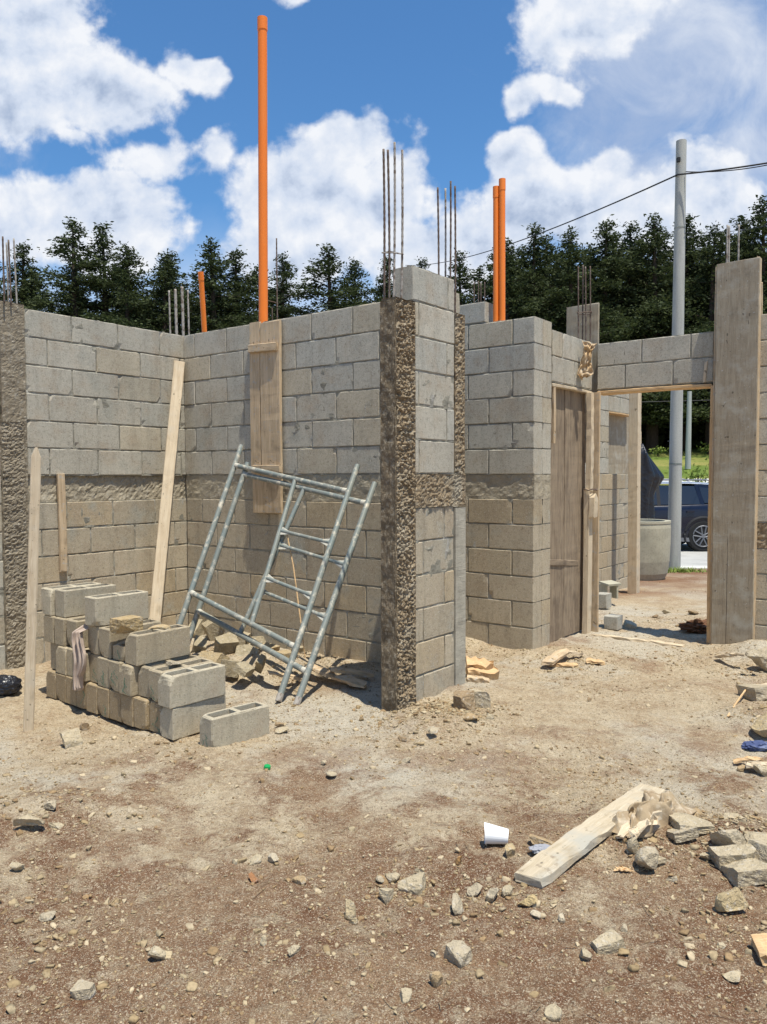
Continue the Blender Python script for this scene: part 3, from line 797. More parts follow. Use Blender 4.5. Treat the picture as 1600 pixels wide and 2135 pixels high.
boardB('plank', 520, 541, 672, 985, .040, .024, M_WOODF, 1)
boardB('plank', 542, 583, 670, 985, .043, .026, M_WOODF, 2)
boardB('plank', 527, 586, 986, 1070, .048, .026, M_WOODF, 3)
a, b = hit(518, 727, P_AB, NB, .07), hit(574, 722, P_AB, NB, .07)
plank('cleat', a, b, .062, .027, NB, M_WOODF, fb, seed=4)
a, b = hit(527, 977, P_AB, NB, .074), hit(583, 977, P_AB, NB, .074)
plank('cleat', a, b, .055, .026, NB, M_WOODF, fb, seed=5)

M_WOODD = mat('dark_form_board', (.31, .24, .165), .9, var=WV((.17, .125, .085), (.34, .27, .19)) + [(5, 6, (.16, .12, .085), .5, .7, (1, 3, 3))], bump=WB)
# boards in the opening of wall E
eo = empty('form_board', onE(.4, 0, 0), 'wide dark form boards closing the narrow opening beside the bright pier', 'board')
plank('board', onE(.17, .0, -.05), onE(.17, ZL - .03, -.05), .335, .025, NA, M_WOODD, eo, seed=7)
plank('board', onE(.55, .0, -.045), onE(.55, ZL - .03, -.045), .42, .025, NA, M_WOODD, eo, seed=8)
plank('cross_piece', onE(.02, .66, -.04), onE(.62, .60, -.04), .05, .02, NA, M_WOODD, eo, seed=9)
plank('head_board', onE(.0, ZL - .012, .0), onE(LE - .02, ZL - .012, .0), .14, .024, (0, 0, 1), M_WOOD, eo, seed=10)
eo.children[-1].matrix_basis.translation -= Vector(NA) * .068
plank('narrow_board', onE(.05, 1.62, -.0), onE(.05, ZL - .03, -.0), .035, .02, NA, M_WOODF, eo, seed=11)
# post at the corner between E and F
cp = empty('wooden_post', onE(.76, 0, .0), 'pale wooden post left of the open doorway, spliced at mid height by a block', 'post')
plank('upper_piece', onE(.70, 1.22, .045), onE(.70, ZL - .03, .045), .055, .05, NA, M_WOOD, cp, seed=13, chip=.6)
plank('lower_piece', onE(.69, -.02, .035), onE(.70, 1.24, .035), .085, .05, NA, M_WOOD, cp, seed=14)
plank('side_board', onF(.035, -.02, .03), onF(.035, ZL - .025, .03), .075, .022, NB, M_WOODF, cp, seed=15)
plank('splice_block', onE(.69, 1.00, .085), onE(.695, 1.20, .085), .085, .05, NA, M_WOOD, cp, seed=16, pointed=.12)
mb = MB(); zt = 1.235
c0 = onE(.70, zt, .03)
mb.path([c0 + Vector((math.cos(k / 12 * 6.283) * .055, math.sin(k / 12 * 6.283) * .055, .006 * math.sin(k * 2.2))) for k in range(13)], .006, 6)
mb.build('wire_tie', M_REBAR, cp)
# tall board standing behind the corner, above the lintels, with rebar in front
tb = empty('form_board', onE(.72, 2.4, -.16), 'upright board sticking up behind the lintel corner with bars in front', 'board')
pa = at(1180, 640, 7.15); pb = at(1250, 632, 7.0)
plank('board', ((pa + pb) / 2) * 1 - Vector((0, 0, 1.4)), (pa + pb) / 2, (pb - pa).to_2d().length, .025, NB, M_WOODG, tb, seed=17)
cb = empty('bar_bundle', at(1218, 715, 6.95), 'four thin column bars with tie wire rising from the lintel corner', 'rebar')
for (px, py, bx) in [(1206, 556, 1207), (1216, 553, 1215), (1221, 556, 1223), (1231, 555, 1232)]:
    t_ = at(px, py, 6.9 + .03 * (px % 3)); b_ = at(bx, 712, 6.9 + .03 * (px % 3)); rebar(cb, b_ - Vector((0, 0, .25)), t_, .006)
mb = MB(); mb.path([at(1204, 652, 6.88), at(1234, 650, 6.88), at(1232, 655, 7.0), at(1206, 656, 7.0), at(1204, 652, 6.88)], .005, 6); mb.build('stirrup', M_REBAR, cb)

# doorway lining
dl = empty('door_lining', onF(.98, 0, .0), 'rough wooden lining round the open doorway, head board and right jamb', 'door frame')
plank('head_board', onF(.04, ZL - .013, -.07), onF(.99, ZL - .013, -.07), .15, .026, (0, 0, 1), M_CHIP, dl, seed=18)
plank('jamb', onF(.985, -.03, -.055), onF(.985, ZL - .03, -.055), .17, .026, -VB, M_CHIP, dl, seed=19)
plank('brace_strip', onF(.93, ZL + .0, .012), onF(.945, ZL + .165, .012), .022, .012, NB, M_WOOD, dl, seed=20)
# tall form on the right
tf = empty('column_form', onF(1.2, 0, .06), 'tall grey-brown form boards standing to the right of the doorway', 'board')
zt = at(1530, 546, 6.15).z
xe = [(hit(x_, 900, P_F0, NB, .075) - onF(0, 0, .075)).dot(VB) for x_ in (1489, 1521, 1578)]
xm = (xe[0] + xe[2]) / 2; plank('board', onF(xm, -.03, .075), onF(xm, zt, .075), xe[2] - xe[0] - .002, .028, NB, M_WOODG, tf, seed=21, warp=.002)
plank('seam_strip', onF(xe[1], -.03, .0765), onF(xe[1] + .002, .92, .0765), .003, .004, NB, M_BARK, tf, seed=22, warp=.0, chip=.05)
plank('edge_board', onF(xe[2] - .002, -.03, .030), onF(xe[2] - .002, zt + .01, .030), .08, .022, VB, M_WOODF, tf, seed=23)
plank('edge_board', onF(xe[0] - .018, -.03, .020), onF(xe[0] - .018, zt - .01, .020), .05, .022, -VB, M_WOODF, tf, seed=24)
for (px, py) in [(1517, 469), (1521, 471), (1541, 469)]:
    t_ = at(px, py, 6.25); rebar(tf, (t_.x, t_.y, 1.4), t_, .007, M_REBARG)
plank('back_strip', at(1586, 652, 6.2) - Vector((0, 0, .5)), at(1585, 589, 6.2), .035, .02, NB, M_WOODF, tf, seed=25)

# far wall seen through the doorway, with its own form post
P_H = (2.83, 10.02)
wH = empty('block_wall', (P_H[0], P_H[1], 0), 'far block wall with a boarded window seen through the doorway', 'wall')
fH = frame(P_H, A_ANG)
courses(wH, 'block_courses', P_H, A_ANG, -1.2, 1.0, ZJ + 1.2, 6, .14, (.28, .08), res=.06, skip=lambda r_, a, b: r_ >= 2 and a > .20, rag=lambda r_, a, b: (a, b) if r_ < 2 else (a, .10))
courses(wH, 'sill_courses', P_H, A_ANG, -1.2, .93, ZJ, 8, .14, (.28, .08), low=True, res=.06)
plank('window_board', Vector((P_H[0], P_H[1], ZJ)) + VA * .62 - NA * .12, Vector((P_H[0], P_H[1], ZJ + .8)) + VA * .62 - NA * .12, 1.15, .025, NA, M_WOODG, wH, seed=26)
plank('window_head', Vector((P_H[0], P_H[1], ZJ + .80)) + VA * .1 - NA * .07, Vector((P_H[0], P_H[1], ZJ + .80)) + VA * .95 - NA * .07, .14, .022, (0, 0, 1), M_CHIP, wH, seed=27)
fp = empty('wooden_post', at(1321, 1235, 9.95), 'pale upright form post standing at the end of the far wall through the doorway', 'post')
b_ = at(1318, 1238, 9.95); t_ = at(1322, 770, 9.95)
plank('board', b_, t_, .118, .12, NB, M_WOOD, fp, seed=28)

# ------------------------------------------------------------------ orange pipes
def pvc(name, pt, pb, Yt, Yb, r, label, zb=None, collar=.25, group=None):
    t_ = at(*pt, Yt); b_ = at(*pb, Yb)
    d = (t_ - b_)
    if zb is not None: b_ = b_ - d * ((b_.z - zb) / d.z)
    o = empty(name, b_, label, 'pipe', group)
    mb = MB(); n = 20
    mb.path([b_, t_], r, n, cap=False); mb.path([t_, b_], r * .9, n, cap=False)
    mb.build('pipe_body', M_PVC, o, smooth=True)
    u = (t_ - b_).normalized(); mb = MB()
    mb.path([t_ - u * collar * .35, t_ - u * (collar * .35 - .003), t_ + u * .002], [r * 1.0, r * 1.09, r * 1.09], 28, cap=False); mb.path([t_ + u * .002, t_ - u * .02], [r * 1.09, r * .92], 28, cap=False)
    mb.path([t_, t_ - u * .08], [r * 1.0, r * .9], n, cap=False)
    mb.build('socket_end', M_PVC, o, smooth=False)
    return o


yp = hit(549, 668, P_AB, NB, -.07).y; pvc('drain_pipe', (547.5, 38), (549.5, 668), yp - .05, yp, .0365, 'very tall orange pipe standing above the middle of the shaded wall', zb=2.3, collar=.27)
pvc('drain_pipe', (419, 567), (427, 695), 8.3, 8.4, .027, 'short leaning orange pipe showing above the inner wall corner', zb=.1)
yp = hit(1041, 668, P_D1, NB, -.075).y; pvc('drain_pipe', (1035, 390), (1035, 668), yp, yp, .0245, 'left, slightly lower one of the two orange pipes side by side', zb=.3)
pvc('drain_pipe', (1047.5, 374), (1047.5, 668), yp - .025, yp - .025, .0245, 'right, slightly taller one of the two orange pipes side by side', zb=.3)
ob = empty('bar_bundle', at(375, 695, 7.3), 'four whitish bars rising behind the inner corner of the walls', 'rebar')
for (px, py) in [(353, 606), (366, 603), (380, 598), (392, 605)]:
    t_ = at(px, py, 7.25); rebar(ob, (t_.x + .01, t_.y, 2.3), t_, .013 if px in (366, 380) else .008, M_REBARG)
ob = empty('bar_bundle', at(577, 665, 6.1), 'thin bar and tie wire just right of the tall orange pipe', 'rebar')
t_ = at(577, 497, 6.42); rebar(ob, (t_.x, t_.y, 2.4), t_, .0055); t_ = at(568, 640, 6.44); rebar(ob, (t_.x, t_.y, 2.4), t_, .0045)
mb = MB(); mb.path([at(556, 626, 6.44), at(580, 632, 6.42), at(578, 640, 6.40)], .004, 6); mb.build('tie_wire', M_REBAR, ob)
ob = empty('bar_bundle', at(998, 650, 8.6), 'faint thin bars behind the cut block, left of the twin orange pipes', 'rebar')
for (px, py) in [(989, 588), (998, 586), (1003, 590), (1011, 588)]:
    t_ = at(px, py, 8.6); rebar(ob, (t_.x, t_.y, 2.2), t_, .006)

# ------------------------------------------------------------------ scaffold frames
def scaffold(label, lt, lb, rt, rb, tr, br, inner, rungs, r=.021):
    """posts given as (px,py,Y) pairs; rails by picture heights on the posts"""
    LT, LB_, RT, RB = at(*lt), at(*lb), at(*rt), at(*rb)
    if RB.z < .0: RB.z = .0
    o = empty('scaffold_frame', RB, label, 'scaffold')

    def on(P, Q, f): return P.lerp(Q, f)

    def frac(P, Q, y):
        lo, hi = 0., 1.
        f_ = lambda s: proj_y(P.lerp(Q, s))
        for _ in range(40):
            m_ = (lo + hi) / 2
            if (f_(m_) < y): lo = m_
            else: hi = m_
        return lo
    def proj_y(p):
        p = p - Vector((0, 0, EYE)); cp_, sp_ = math.cos(PITCH), math.sin(PITCH)
        d = p.y * cp_ - p.z * sp_; v = p.y * sp_ + p.z * cp_
        u = p.x / d * F; w_ = -v / d * F
        return 1067.5 + (-u * math.sin(ROLL) + w_ * math.cos(ROLL))
    def tube(name, a, b, rr):
        mb = MB(); mb.tube(a, b, rr, n=14); return mb.build(name, M_STEEL, o, smooth=False)
    tube('post', LB_, LT, r); tube('post', RB, RT, r)
    def lvl(yl, yr): return on(LT, LB_, frac(LT, LB_, yl)), on(RT, RB, frac(RT, RB, yr))
    a, b = lvl(*tr); tube('rail', a, b, r * .92); top = (a, b)
    c, d = lvl(*br); tube('rail', c, d, r * .92)
    ti, bi = inner
    I0 = a.lerp(b, ti); I1 = c.lerp(d, bi); tube('inner_post', I0, I1, r * .85)
    for (yi, yr) in rungs:
        p = on(I0, I1, frac(I0, I1, yi)); q = on(RT, RB, frac(RT, RB, yr)); tube('rung', p, q, r * .62)
        for e_, f__ in ((p, q), (q, p)):
            mb = MB(); u = (f__ - e_).normalized(); dn = (RB - RT).normalized()
            mb.add([list(e_ + dn * .035), list(e_ - dn * .035), list(e_ + u * .10 + dn * .008), list(e_ + u * .10 - dn * .008),
                    list(e_ + dn * .035 + NB * .006), list(e_ - dn * .035 + NB * .006), list(e_ + u * .10 + dn * .008 + NB * .006), list(e_ + u * .10 - dn * .008 + NB * .006)],
                   [(0, 1, 3, 2), (4, 6, 7, 5), (0, 2, 6, 4), (1, 5, 7, 3), (2, 3, 7, 6), (0, 4, 5, 1)])
            mb.build('gusset', M_STEELW, o)
    for e_, f__ in ((a, b), (b, a), (c, d), (d, c)):
        u = (f__ - e_).normalized(); mb = MB(); mb.tube(e_ + u * .012, e_ + u * .05, r * 1.06, r * .94, n=14); mb.build('weld_socket', M_STEELW, o)
    for P, Q in ((LB_, LT), (RB, RT)):
        u = (Q - P).normalized(); mb = MB(); mb.tube(P + u * .0, P + u * .05, r * 1.03, n=14); mb.build('foot_collar', M_REBARG, o)
    return o


scaffold('front galvanised scaffold frame leaning on the shaded wall, its feet nearer the block stack',
         (504, 929, 6.14), (360, 1345, 5.45), (746, 970, 5.52), (580.5, 1466, 4.70), (970, 1025), (1235, 1350), (.56, .61), [(1106, 1132), (1204, 1243)], r=.0205)
scaffold('rear galvanised scaffold frame, right of the other, its foot nearer the raw column',
         (517, 965, 6.05), (390, 1345, 5.55), (782, 1007, 5.38), (618, 1476, 4.62), (989, 1050), (1274, 1402), (.52, .42), [(1136, 1178), (1230, 1288)], r=.0205)

# ------------------------------------------------------------------ stacked hollow blocks
BL, BH, BW = .352, .166, .116


def hollow_mesh(seed, marks=0, broken=False, tint=(1, 1, 1)):
    """hollow concrete block, local: x length, y width, z up; origin at near bottom corner (0,0,0) .. (BL,BW,BH)"""
    r = np.random.default_rng(seed); mb = MB(); tn = tuple(np.array((.45, .40, .30)) * np.array(tint) * r.uniform(.92, 1.08))
    w1, w2 = .022, .026
    hx = [(w2, BL / 2 - w2 / 2), (BL / 2 + w2 / 2, BL - w2)]
    xs = sorted({0, .006, w2, BL / 2 - w2 / 2, BL / 2 + w2 / 2, BL - w2, BL - .006, BL} | set(np.linspace(0, BL, 15).round(4)))
    ys = [0, .005, w1, BW / 2, BW - w1, BW - .005, BW]
    zs = [0, .005, .03, .06, .09, .12, .145, BH - .005, BH]
    # weld by coordinates
    idx = {}; V = []
    def vid(p):
        k = tuple(round(c, 5) for c in p)
        if k not in idx: idx[k] = len(V); V.append(k)
        return idx[k]
    Fq = []
    def inhole(xm, ym): return any(a < xm < b for a, b in hx) and w1 < ym < BW - w1
    for i in range(len(xs) - 1):
        for j in range(len(ys) - 1):
            xm, ym = (xs[i] + xs[i + 1]) / 2, (ys[j] + ys[j + 1]) / 2
            if inhole(xm, ym): continue
            for z, rev in ((0, True), (BH, False)):
                q = [vid((xs[i], ys[j], z)), vid((xs[i + 1], ys[j], z)), vid((xs[i + 1], ys[j + 1], z)), vid((xs[i], ys[j + 1], z))]
                Fq.append(tuple(q[::-1] if rev else q))
            for (di, dj) in ((1, 0), (-1, 0), (0, 1), (0, -1)):
                ii, jj = i + di, j + dj
                outside = ii < 0 or jj < 0 or ii >= len(xs) - 1 or jj >= len(ys) - 1
                if not outside and not inhole((xs[ii] + xs[ii + 1]) / 2, (ys[jj] + ys[jj + 1]) / 2): continue
                if di: a_, b_ = (xs[i + (di > 0)], ys[j]), (xs[i + (di > 0)], ys[j + 1])
                else: a_, b_ = (xs[i], ys[j + (dj > 0)]), (xs[i + 1], ys[j + (dj > 0)])
                if di < 0 or dj > 0: a_, b_ = b_, a_
                for k in range(len(zs) - 1):
                    Fq.append((vid((*a_, zs[k])), vid((*b_, zs[k])), vid((*b_, zs[k + 1])), vid((*a_, zs[k + 1]))))
    P = np.array(V); c = np.array([BL / 2, BW / 2, BH / 2]); ext = c
    # round the outer edges + chips
    dd = np.minimum(P, 2 * c - P); near = (dd < .0045).sum(1)
    shift = np.where(dd < .0045, 1, 0) * (near[:, None] >= 2) * np.sign(c - P)
    n_ = vn(P * 28 + seed); P = P + shift * (.0022 + .004 * np.clip(n_, 0, 1)[:, None])
    P = P + .0005 * np.stack([vn(P * 40 + seed), vn(P * 40 + seed + 9), vn(P * 40 + seed + 19)], -1)
    if broken:
        cut = BH * .62 + .03 * vn(P * 15 + seed) + .05 * (P[:, 0] / BL - .5)
        P[:, 2] = np.minimum(P[:, 2], cut)
    # notches in random top/bottom corners
    for _ in range(3):
        cc = np.array([r.choice([0, BL]), r.choice([0, BW]), r.choice([0, BH])]); rad = r.uniform(.02, .045)
        d_ = np.linalg.norm(P - cc, axis=1); k = np.clip(1 - d_ / rad, 0, 1)
        P = P + (c - cc) / np.linalg.norm(c) * (k * rad * .45)[:, None]
    mb.add(P, Fq, 0, tn)
    if marks:      # green crayon tally strokes on the end face (x = 0) and on the near side of it
        for s in range(marks):
            y0 = BW * (.25 + .5 * r.random()); z0 = BH * r.uniform(.35, .75); pts = []
            for k in range(6):
                pts.append((-.0016, np.clip(y0 + r.normal(0, .009) + .006 * k * r.choice([-1, 1]), .01, BW - .01), np.clip(z0 - k * .016, .01, BH - .01)))
            vv = []; ff = []
            for k, (x_, y_, z_) in enumerate(pts): vv += [(x_, y_ - .003, z_), (x_, y_ + .003, z_ - .001)]
            for k in range(5): ff.append((2 * k, 2 * k + 2, 2 * k + 3, 2 * k + 1))
            mb.add(vv, ff, 1)
    return mb


M_CHALK = mat('green_crayon', (.05, .20, .11), .9, var=[(90, 3, (.25, .30, .24), .45, .6, None)])
S_ANG = A_ANG - R(2.0); SX = Vector((math.cos(S_ANG), math.sin(S_ANG), 0)); SR = Vector((-math.sin(S_ANG), math.cos(S_ANG), 0))
S0 = G(362, 1547)
S0.z = .005
stack_labels = {}


def hollow(k, layer, label, dx=0., marks=0, broken=False, rot=0., group='hollow blocks of the stack', abspos=None, seed=None):
    seed = seed or int(100 + layer * 20 + k * 3)
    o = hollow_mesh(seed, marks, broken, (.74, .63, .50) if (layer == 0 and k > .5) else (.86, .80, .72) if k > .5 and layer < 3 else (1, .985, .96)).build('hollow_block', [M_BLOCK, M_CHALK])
    r = np.random.default_rng(seed + 5)
    p = S0 + SR * (k * (BW + .003)) + SX * (dx + r.normal(0, .006)) + Vector((0, 0, layer * (BH + .0015)))
    if abspos is not None: p = abspos
    o.location = p; o.rotation_euler = (0, 0, S_ANG + R(rot) + r.normal(0, .012))
    tag(o, label, 'concrete block', group)
    return o


def ordinal(n): return ['', 'second', 'third', 'fourth', 'fifth', 'sixth', 'seventh', 'eighth', 'ninth', 'tenth', 'eleventh'][n]


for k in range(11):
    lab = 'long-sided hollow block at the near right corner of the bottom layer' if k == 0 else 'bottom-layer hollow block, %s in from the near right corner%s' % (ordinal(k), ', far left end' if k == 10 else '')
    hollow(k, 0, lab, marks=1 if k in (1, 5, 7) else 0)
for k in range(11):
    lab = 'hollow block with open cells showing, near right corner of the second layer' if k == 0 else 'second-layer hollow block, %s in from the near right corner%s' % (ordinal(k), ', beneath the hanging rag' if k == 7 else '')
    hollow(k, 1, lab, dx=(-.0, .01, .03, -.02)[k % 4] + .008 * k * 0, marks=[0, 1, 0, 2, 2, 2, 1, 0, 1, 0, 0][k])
lab3 = {2.75: 'third-layer hollow block with two open cells, nearest the scaffold feet', 3.9: 'third-layer hollow block with a snapped top, under loose fragments', 5.0: 'third-layer block right under the upright fourth-layer block', 6.1: 'third-layer block just right of the hanging rag', 8.2: 'third-layer block just left of the hanging rag', 9.3: 'third-layer block next to the leftmost one', 10.4: 'third-layer block at the far left end of the stack'}
for k, lb_ in lab3.items():
    hollow(k, 2, lb_, broken=(k == 3.9), marks=1 if k in (3.9,) else 0, dx=.0 if k < 3 else .02)
hollow(6.0, 3, 'single hollow block standing alone on the fourth layer, mid stack', dx=-.01)
hollow(9.5, 3, 'nearer of the two top hollow blocks at the far left end of the stack', dx=.04)
hollow(10.6, 3, 'farther of the two top hollow blocks at the far left end of the stack', dx=.02)
gl = G(442, 1569); gl.z = -.002
hollow(0, 0, 'lone hollow block on the ground in front of the stack, green crayon on its end', abspos=gl, marks=2, rot=-6.0, group='loose hollow blocks', seed=301)
# second layer needs support behind for far side rows
# ------------------------------------------------------------------ rocks and rubble
def gz(x, y): return float(ground_z(np.array([x]), np.array([y]))[0])


NST = [0]


def stone(px, py, wpx, hpx, label, name='rubble_stone', cat='stone', tone=(1, 1, 1), m=None, boxy=0., z=0., rot=None, flat=1.0, group=None, depth=1.0, cuts=8, sub=3, tumble=.15, rough=.065):
    """a stone whose base sits at the measured ground point; wpx wide, hpx tall as seen"""
    NST[0] += 1
    g = G(px, py, z)
    for _ in range(3): g = G(px, py, z + gz(g.x, g.y))
    dist = math.hypot(g.x, g.y); w_ = wpx / F * dist * 1.05; h_ = hpx / F * dist * .92 * flat
    mb = MB(); c = (g.x, g.y, g.z + h_ * .28)
    rock(mb, c, (w_, w_ * .8 * depth, h_ * 1.15), 500 + NST[0] * 7, sub, cuts, boxy, rot if rot is not None else None if abs(w_ - h_) < .02 else 0.1 * (NST[0] % 7 - 3), tone=tone, tumble=tumble, rough=rough)
    o = mb.build(name, m or M_STONE, loc=(g.x, g.y, g.z))
    return tag(o, label, cat, group)


T1 = (1.05, 1.04, 1.0); T2 = (1, 1, 1); T3 = (.95, .82, .66); T4 = (.7, .6, .5); T5 = (1.2, 1.22, 1.25)
SL = [
 (149, 1552, 36, 36, 'pale wedge of block lying before the stack, right of the tall stake', T1, .4), (175, 1522, 22, 20, 'dark stone behind the pale wedge near the stack', T4, 0),
 (60, 1722, 62, 40, 'large pale stone on the left, ringed by smaller ones', T1, .0), (108, 1688, 32, 22, 'grey stone behind the large pale stone on the left', T2, 0),
 (118, 1724, 34, 14, 'flat chip right of the large pale stone on the left', T1, 0), (34, 1815, 36, 26, 'rounded pale stone low at the left edge', T1, 0),
 (571, 1798, 28, 24, 'single white stone left of centre in the brown earth', T5, 0), (530, 1797, 34, 20, 'flat pale stone just left of the white stone', T1, 0),
 (528, 1838, 30, 26, 'reddish brown stone below the flat pale stone', (.85, .5, .33), 0), (492, 1800, 20, 12, 'small flat chip left of the flat pale stone', T1, 0),
 (620, 1840, 40, 20, 'low brownish clod right of the reddish stone', T3, 0), (333, 1998, 46, 34, 'pale lump low on the left foreground', T1, 0),
 (174, 2078, 38, 30, 'angular pale stone nearest the lower left corner', T2, .3), (552, 1968, 24, 20, 'small round stone in the middle foreground', T1, 0),
 (614, 1988, 34, 20, 'flat yellowish stone in the middle foreground', T1, 0), (242, 1884, 34, 22, 'tan clod left of the middle foreground', T3, 0),
 (100, 1915, 34, 24, 'crumbling pale clod near the lower left edge', T2, 0), (726, 1912, 34, 46, 'upright yellowish stone above a smaller one, centre foreground', (1.05, 1., .88), .2),
 (735, 1925, 24, 20, 'small stone touching the foot of the upright yellowish stone', (1.05, 1, .88), 0), (826, 1835, 42, 34, 'pale stone at the back of the centre cluster', T1, 0),
 (860, 1858, 52, 42, 'three-sided pale block fragment in the centre cluster', T1, .3), (805, 1875, 28, 30, 'small blocky stone at the front left of the centre cluster', T1, .5),
 (793, 1838, 24, 16, 'small chip left of the centre cluster', T2, 0), (876, 1822, 26, 16, 'little chip behind the three-sided fragment', T1, 0),
 (956, 1802, 28, 32, 'orange-brown stone standing alone above the centre cluster', (1.05, .72, .42), 0), (952, 1898, 44, 46, 'split wedge-shaped stone right of the centre cluster', T2, .2),
 (992, 1866, 36, 34, 'lumpy stone left of the yellow one below the fallen board', T2, 0), (1028, 1878, 36, 40, 'lumpy crumbling stone between the wedge and the yellow stone', T2, 0),
 (1060, 1868, 28, 30, 'narrow stone beside the yellow one', T1, 0), (1099, 1888, 46, 32, 'smooth yellow stone just below the near end of the fallen board', (1.2, 1.08, .8), .2),
 (1117, 1910, 26, 18, 'white chip below the yellow stone', T5, 0), (1172, 1920, 20, 20, 'small white pebble right of the white chip', T5, 0),
 (1217, 1998, 34, 38, 'pale round stone low on the right beside a bar-shaped fragment', T1, 0), (1263, 1976, 62, 36, 'bar-shaped block fragment low on the right', T1, .75),
 (1302, 1940, 20, 18, 'small pebble above the bar-shaped fragment', T2, 0), (957, 2003, 50, 42, 'dark-sided cubic stone in the lower centre', T2, .6),
 (906, 1992, 22, 20, 'small stone beside the dark-sided cubic one', T2, 0), (908, 2052, 34, 44, 'upright pointed stone low in the centre', T3, 0),
 (848, 2086, 30, 22, 'small blocky stone at the bottom, below the pointed one', T1, .4), (1530, 1898, 72, 58, 'large tan stone on the right below the rubble heap', (1.05, .98, .8), .1),
 (1350, 1812, 60, 62, 'largest of the stones bunched below the crumpled bag', T2, .1), (1322, 1775, 36, 46, 'pale stone bunched beside the crumpled bag, left', T1, .1),
 (1376, 1802, 34, 30, 'small stone at the right of the bunch below the bag', T1, 0), (1400, 1835, 26, 14, 'chip at the foot of the stone bunch', T2, 0),
 (1330, 1745, 44, 30, 'stone tucked under the crumpled bag', T1, 0), (1440, 1722, 72, 22, 'flat pale slab right of the crumpled bag', T1, .5),
 (1420, 1740, 52, 20, 'flat grey slab under the crumpled bag', T2, .3), (1448, 1702, 34, 22, 'small tan stone behind the flat pale slab', T3, 0),
 (1527, 1712, 48, 22, 'pale disc-like stone at the back of the right heap', T1, 0), (1520, 1765, 66, 60, 'big rough grey lump in the right rubble heap', T2, .1),
 (1500, 1798, 30, 24, 'dark stone at the left foot of the right heap', T4, 0), (1530, 1798, 78, 40, 'slab-like fragment lying across the right heap', T1, .5),
 (1560, 1832, 80, 44, 'lowest slab of the right rubble heap', T1, .4), (1592, 1800, 50, 50, 'dark-sided block piece at the right edge of the heap', T2, .5),
 (1475, 1790, 30, 22, 'small stone left of the right heap', T1, 0), (1590, 1762, 60, 20, 'thin slab at the right edge behind the heap', T1, .4),
 (1065, 1782, 42, 46, 'stone leaning against the white cup', (1.0, .92, .75), .2), (1130, 1766, 80, 34, 'long low tan stone behind the fallen board', T3, .2),
 (1595, 1522, 80, 50, 'big flat tan rock at the right edge above the blue rag', (1.05, .98, .82), .2), (1592, 1612, 40, 26, 'pale stone at the right edge below the wood scraps', T1, 0),
 (1590, 1455, 70, 34, 'broken grey slab at the right edge beneath a wood piece', T2, .5), (1598, 1385, 60, 44, 'rubble lump at the foot of the right-hand wall', T2, .1),
 (1575, 1372, 34, 22, 'small lump left of the rubble by the right-hand wall', T2, 0), (1545, 1605, 20, 14, 'tiny tan chip left of the wood scraps', T3, 0),
 (968, 1478, 46, 44, 'upright broken block piece against the foot of the stub', T4, .6), (1000, 1468, 42, 40, 'tilted grey block corner right of the stub', T2, .6),
 (985, 1500, 40, 18, 'flat debris below the tilted block corner', T3, 0), (1022, 1498, 30, 18, 'crumb of concrete right of the stub debris', T1, 0),
 (850, 1590, 26, 14, 'thin dark-edged stone in the pale sand', T2, 0), (695, 1618, 30, 12, 'flat chip in the pale sand, left of centre', T1, 0),
 (676, 1594, 16, 14, 'round pebble above the flat chip', T1, 0), (838, 1545, 22, 18, 'dark clod in the pale sand before the stub', T4, 0),
 (590, 1528, 34, 16, 'flat chip right of the lone block', T1, 0), (585, 1515, 24, 12, 'dark chip beside the lone block', T4, 0),
 (900, 1528, 30, 18, 'lumpy sand clod before the raw column', T2, 0), (1228, 1462, 14, 10, 'dark pebble on the pale sand right of the stub', T4, 0),
 (1314, 1306, 26, 12, 'small white-topped chip behind the threshold', T5, .3), (1390, 1278, 22, 10, 'flat stone on the earth through the doorway', T1, 0),
 (1442, 1280, 30, 10, 'dark flat stone through the doorway', T4, 0), (1366, 1288, 16, 9, 'little dark stone through the doorway', T4, 0),
 (1505, 1975, 18, 16, 'pebble low on the right', T1, 0), (1160, 2118, 50, 30, 'pale stone cut by the bottom edge', T1, 0), (1530, 2040, 44, 16, 'flat pale stone low at the right', T1, .2),
]
for (px, py, a_, b_, lab, tn, bx) in SL: stone(px, py, a_, b_, lab, tone=tn, boxy=bx)
# rubble heap between stack and scaffold
HEAP = [(425, 1300, 40, 60), (450, 1330, 60, 40), (478, 1318, 44, 40), (500, 1345, 60, 40), (470, 1370, 70, 50), (440, 1395, 60, 55), (520, 1370, 50, 34),
        (540, 1345, 34, 26), (560, 1362, 40, 30), (510, 1400, 46, 22), (545, 1388, 36, 20), (590, 1372, 40, 24), (625, 1360, 30, 24), (480, 1402, 40, 40), (640, 1345, 30, 22), (410, 1325, 40, 40), (415, 1362, 40, 46)]
HL = ['topmost lump leaning on the wall corner', 'slab under the topmost lump', 'lump behind the lower scaffold rail', 'pale shelf-like piece', 'big block piece with a dark underside', 'nearest big block piece beside the stack', 'mid-heap lump under the rail', 'small lump at the wall foot', 'lump right of the mid-heap', 'flat piece at the heap foot', 'small flat piece at the heap foot', 'outlying piece near the front scaffold foot', 'outlying piece at the wall, right side', 'front block piece with a broken end', 'small outlying piece by the wall', 'piece half hidden by the upper stack', 'piece beside the open-celled block']
for i, ((px, py, a_, b_), l_) in enumerate(zip(HEAP, HL)):
    stone(px, py, a_ * 1.0, b_ * .82, 'broken block in the heap behind the scaffold: ' + l_, name='block_fragment', cat='block fragment', tone=((.92, .93, .90), (.80, .80, .76), (.95, .88, .74))[i % 3], boxy=1.0, cuts=3, group='broken blocks heaped behind the scaffold', rot=.5 * i, tumble=.45, rough=.02, depth=.8)
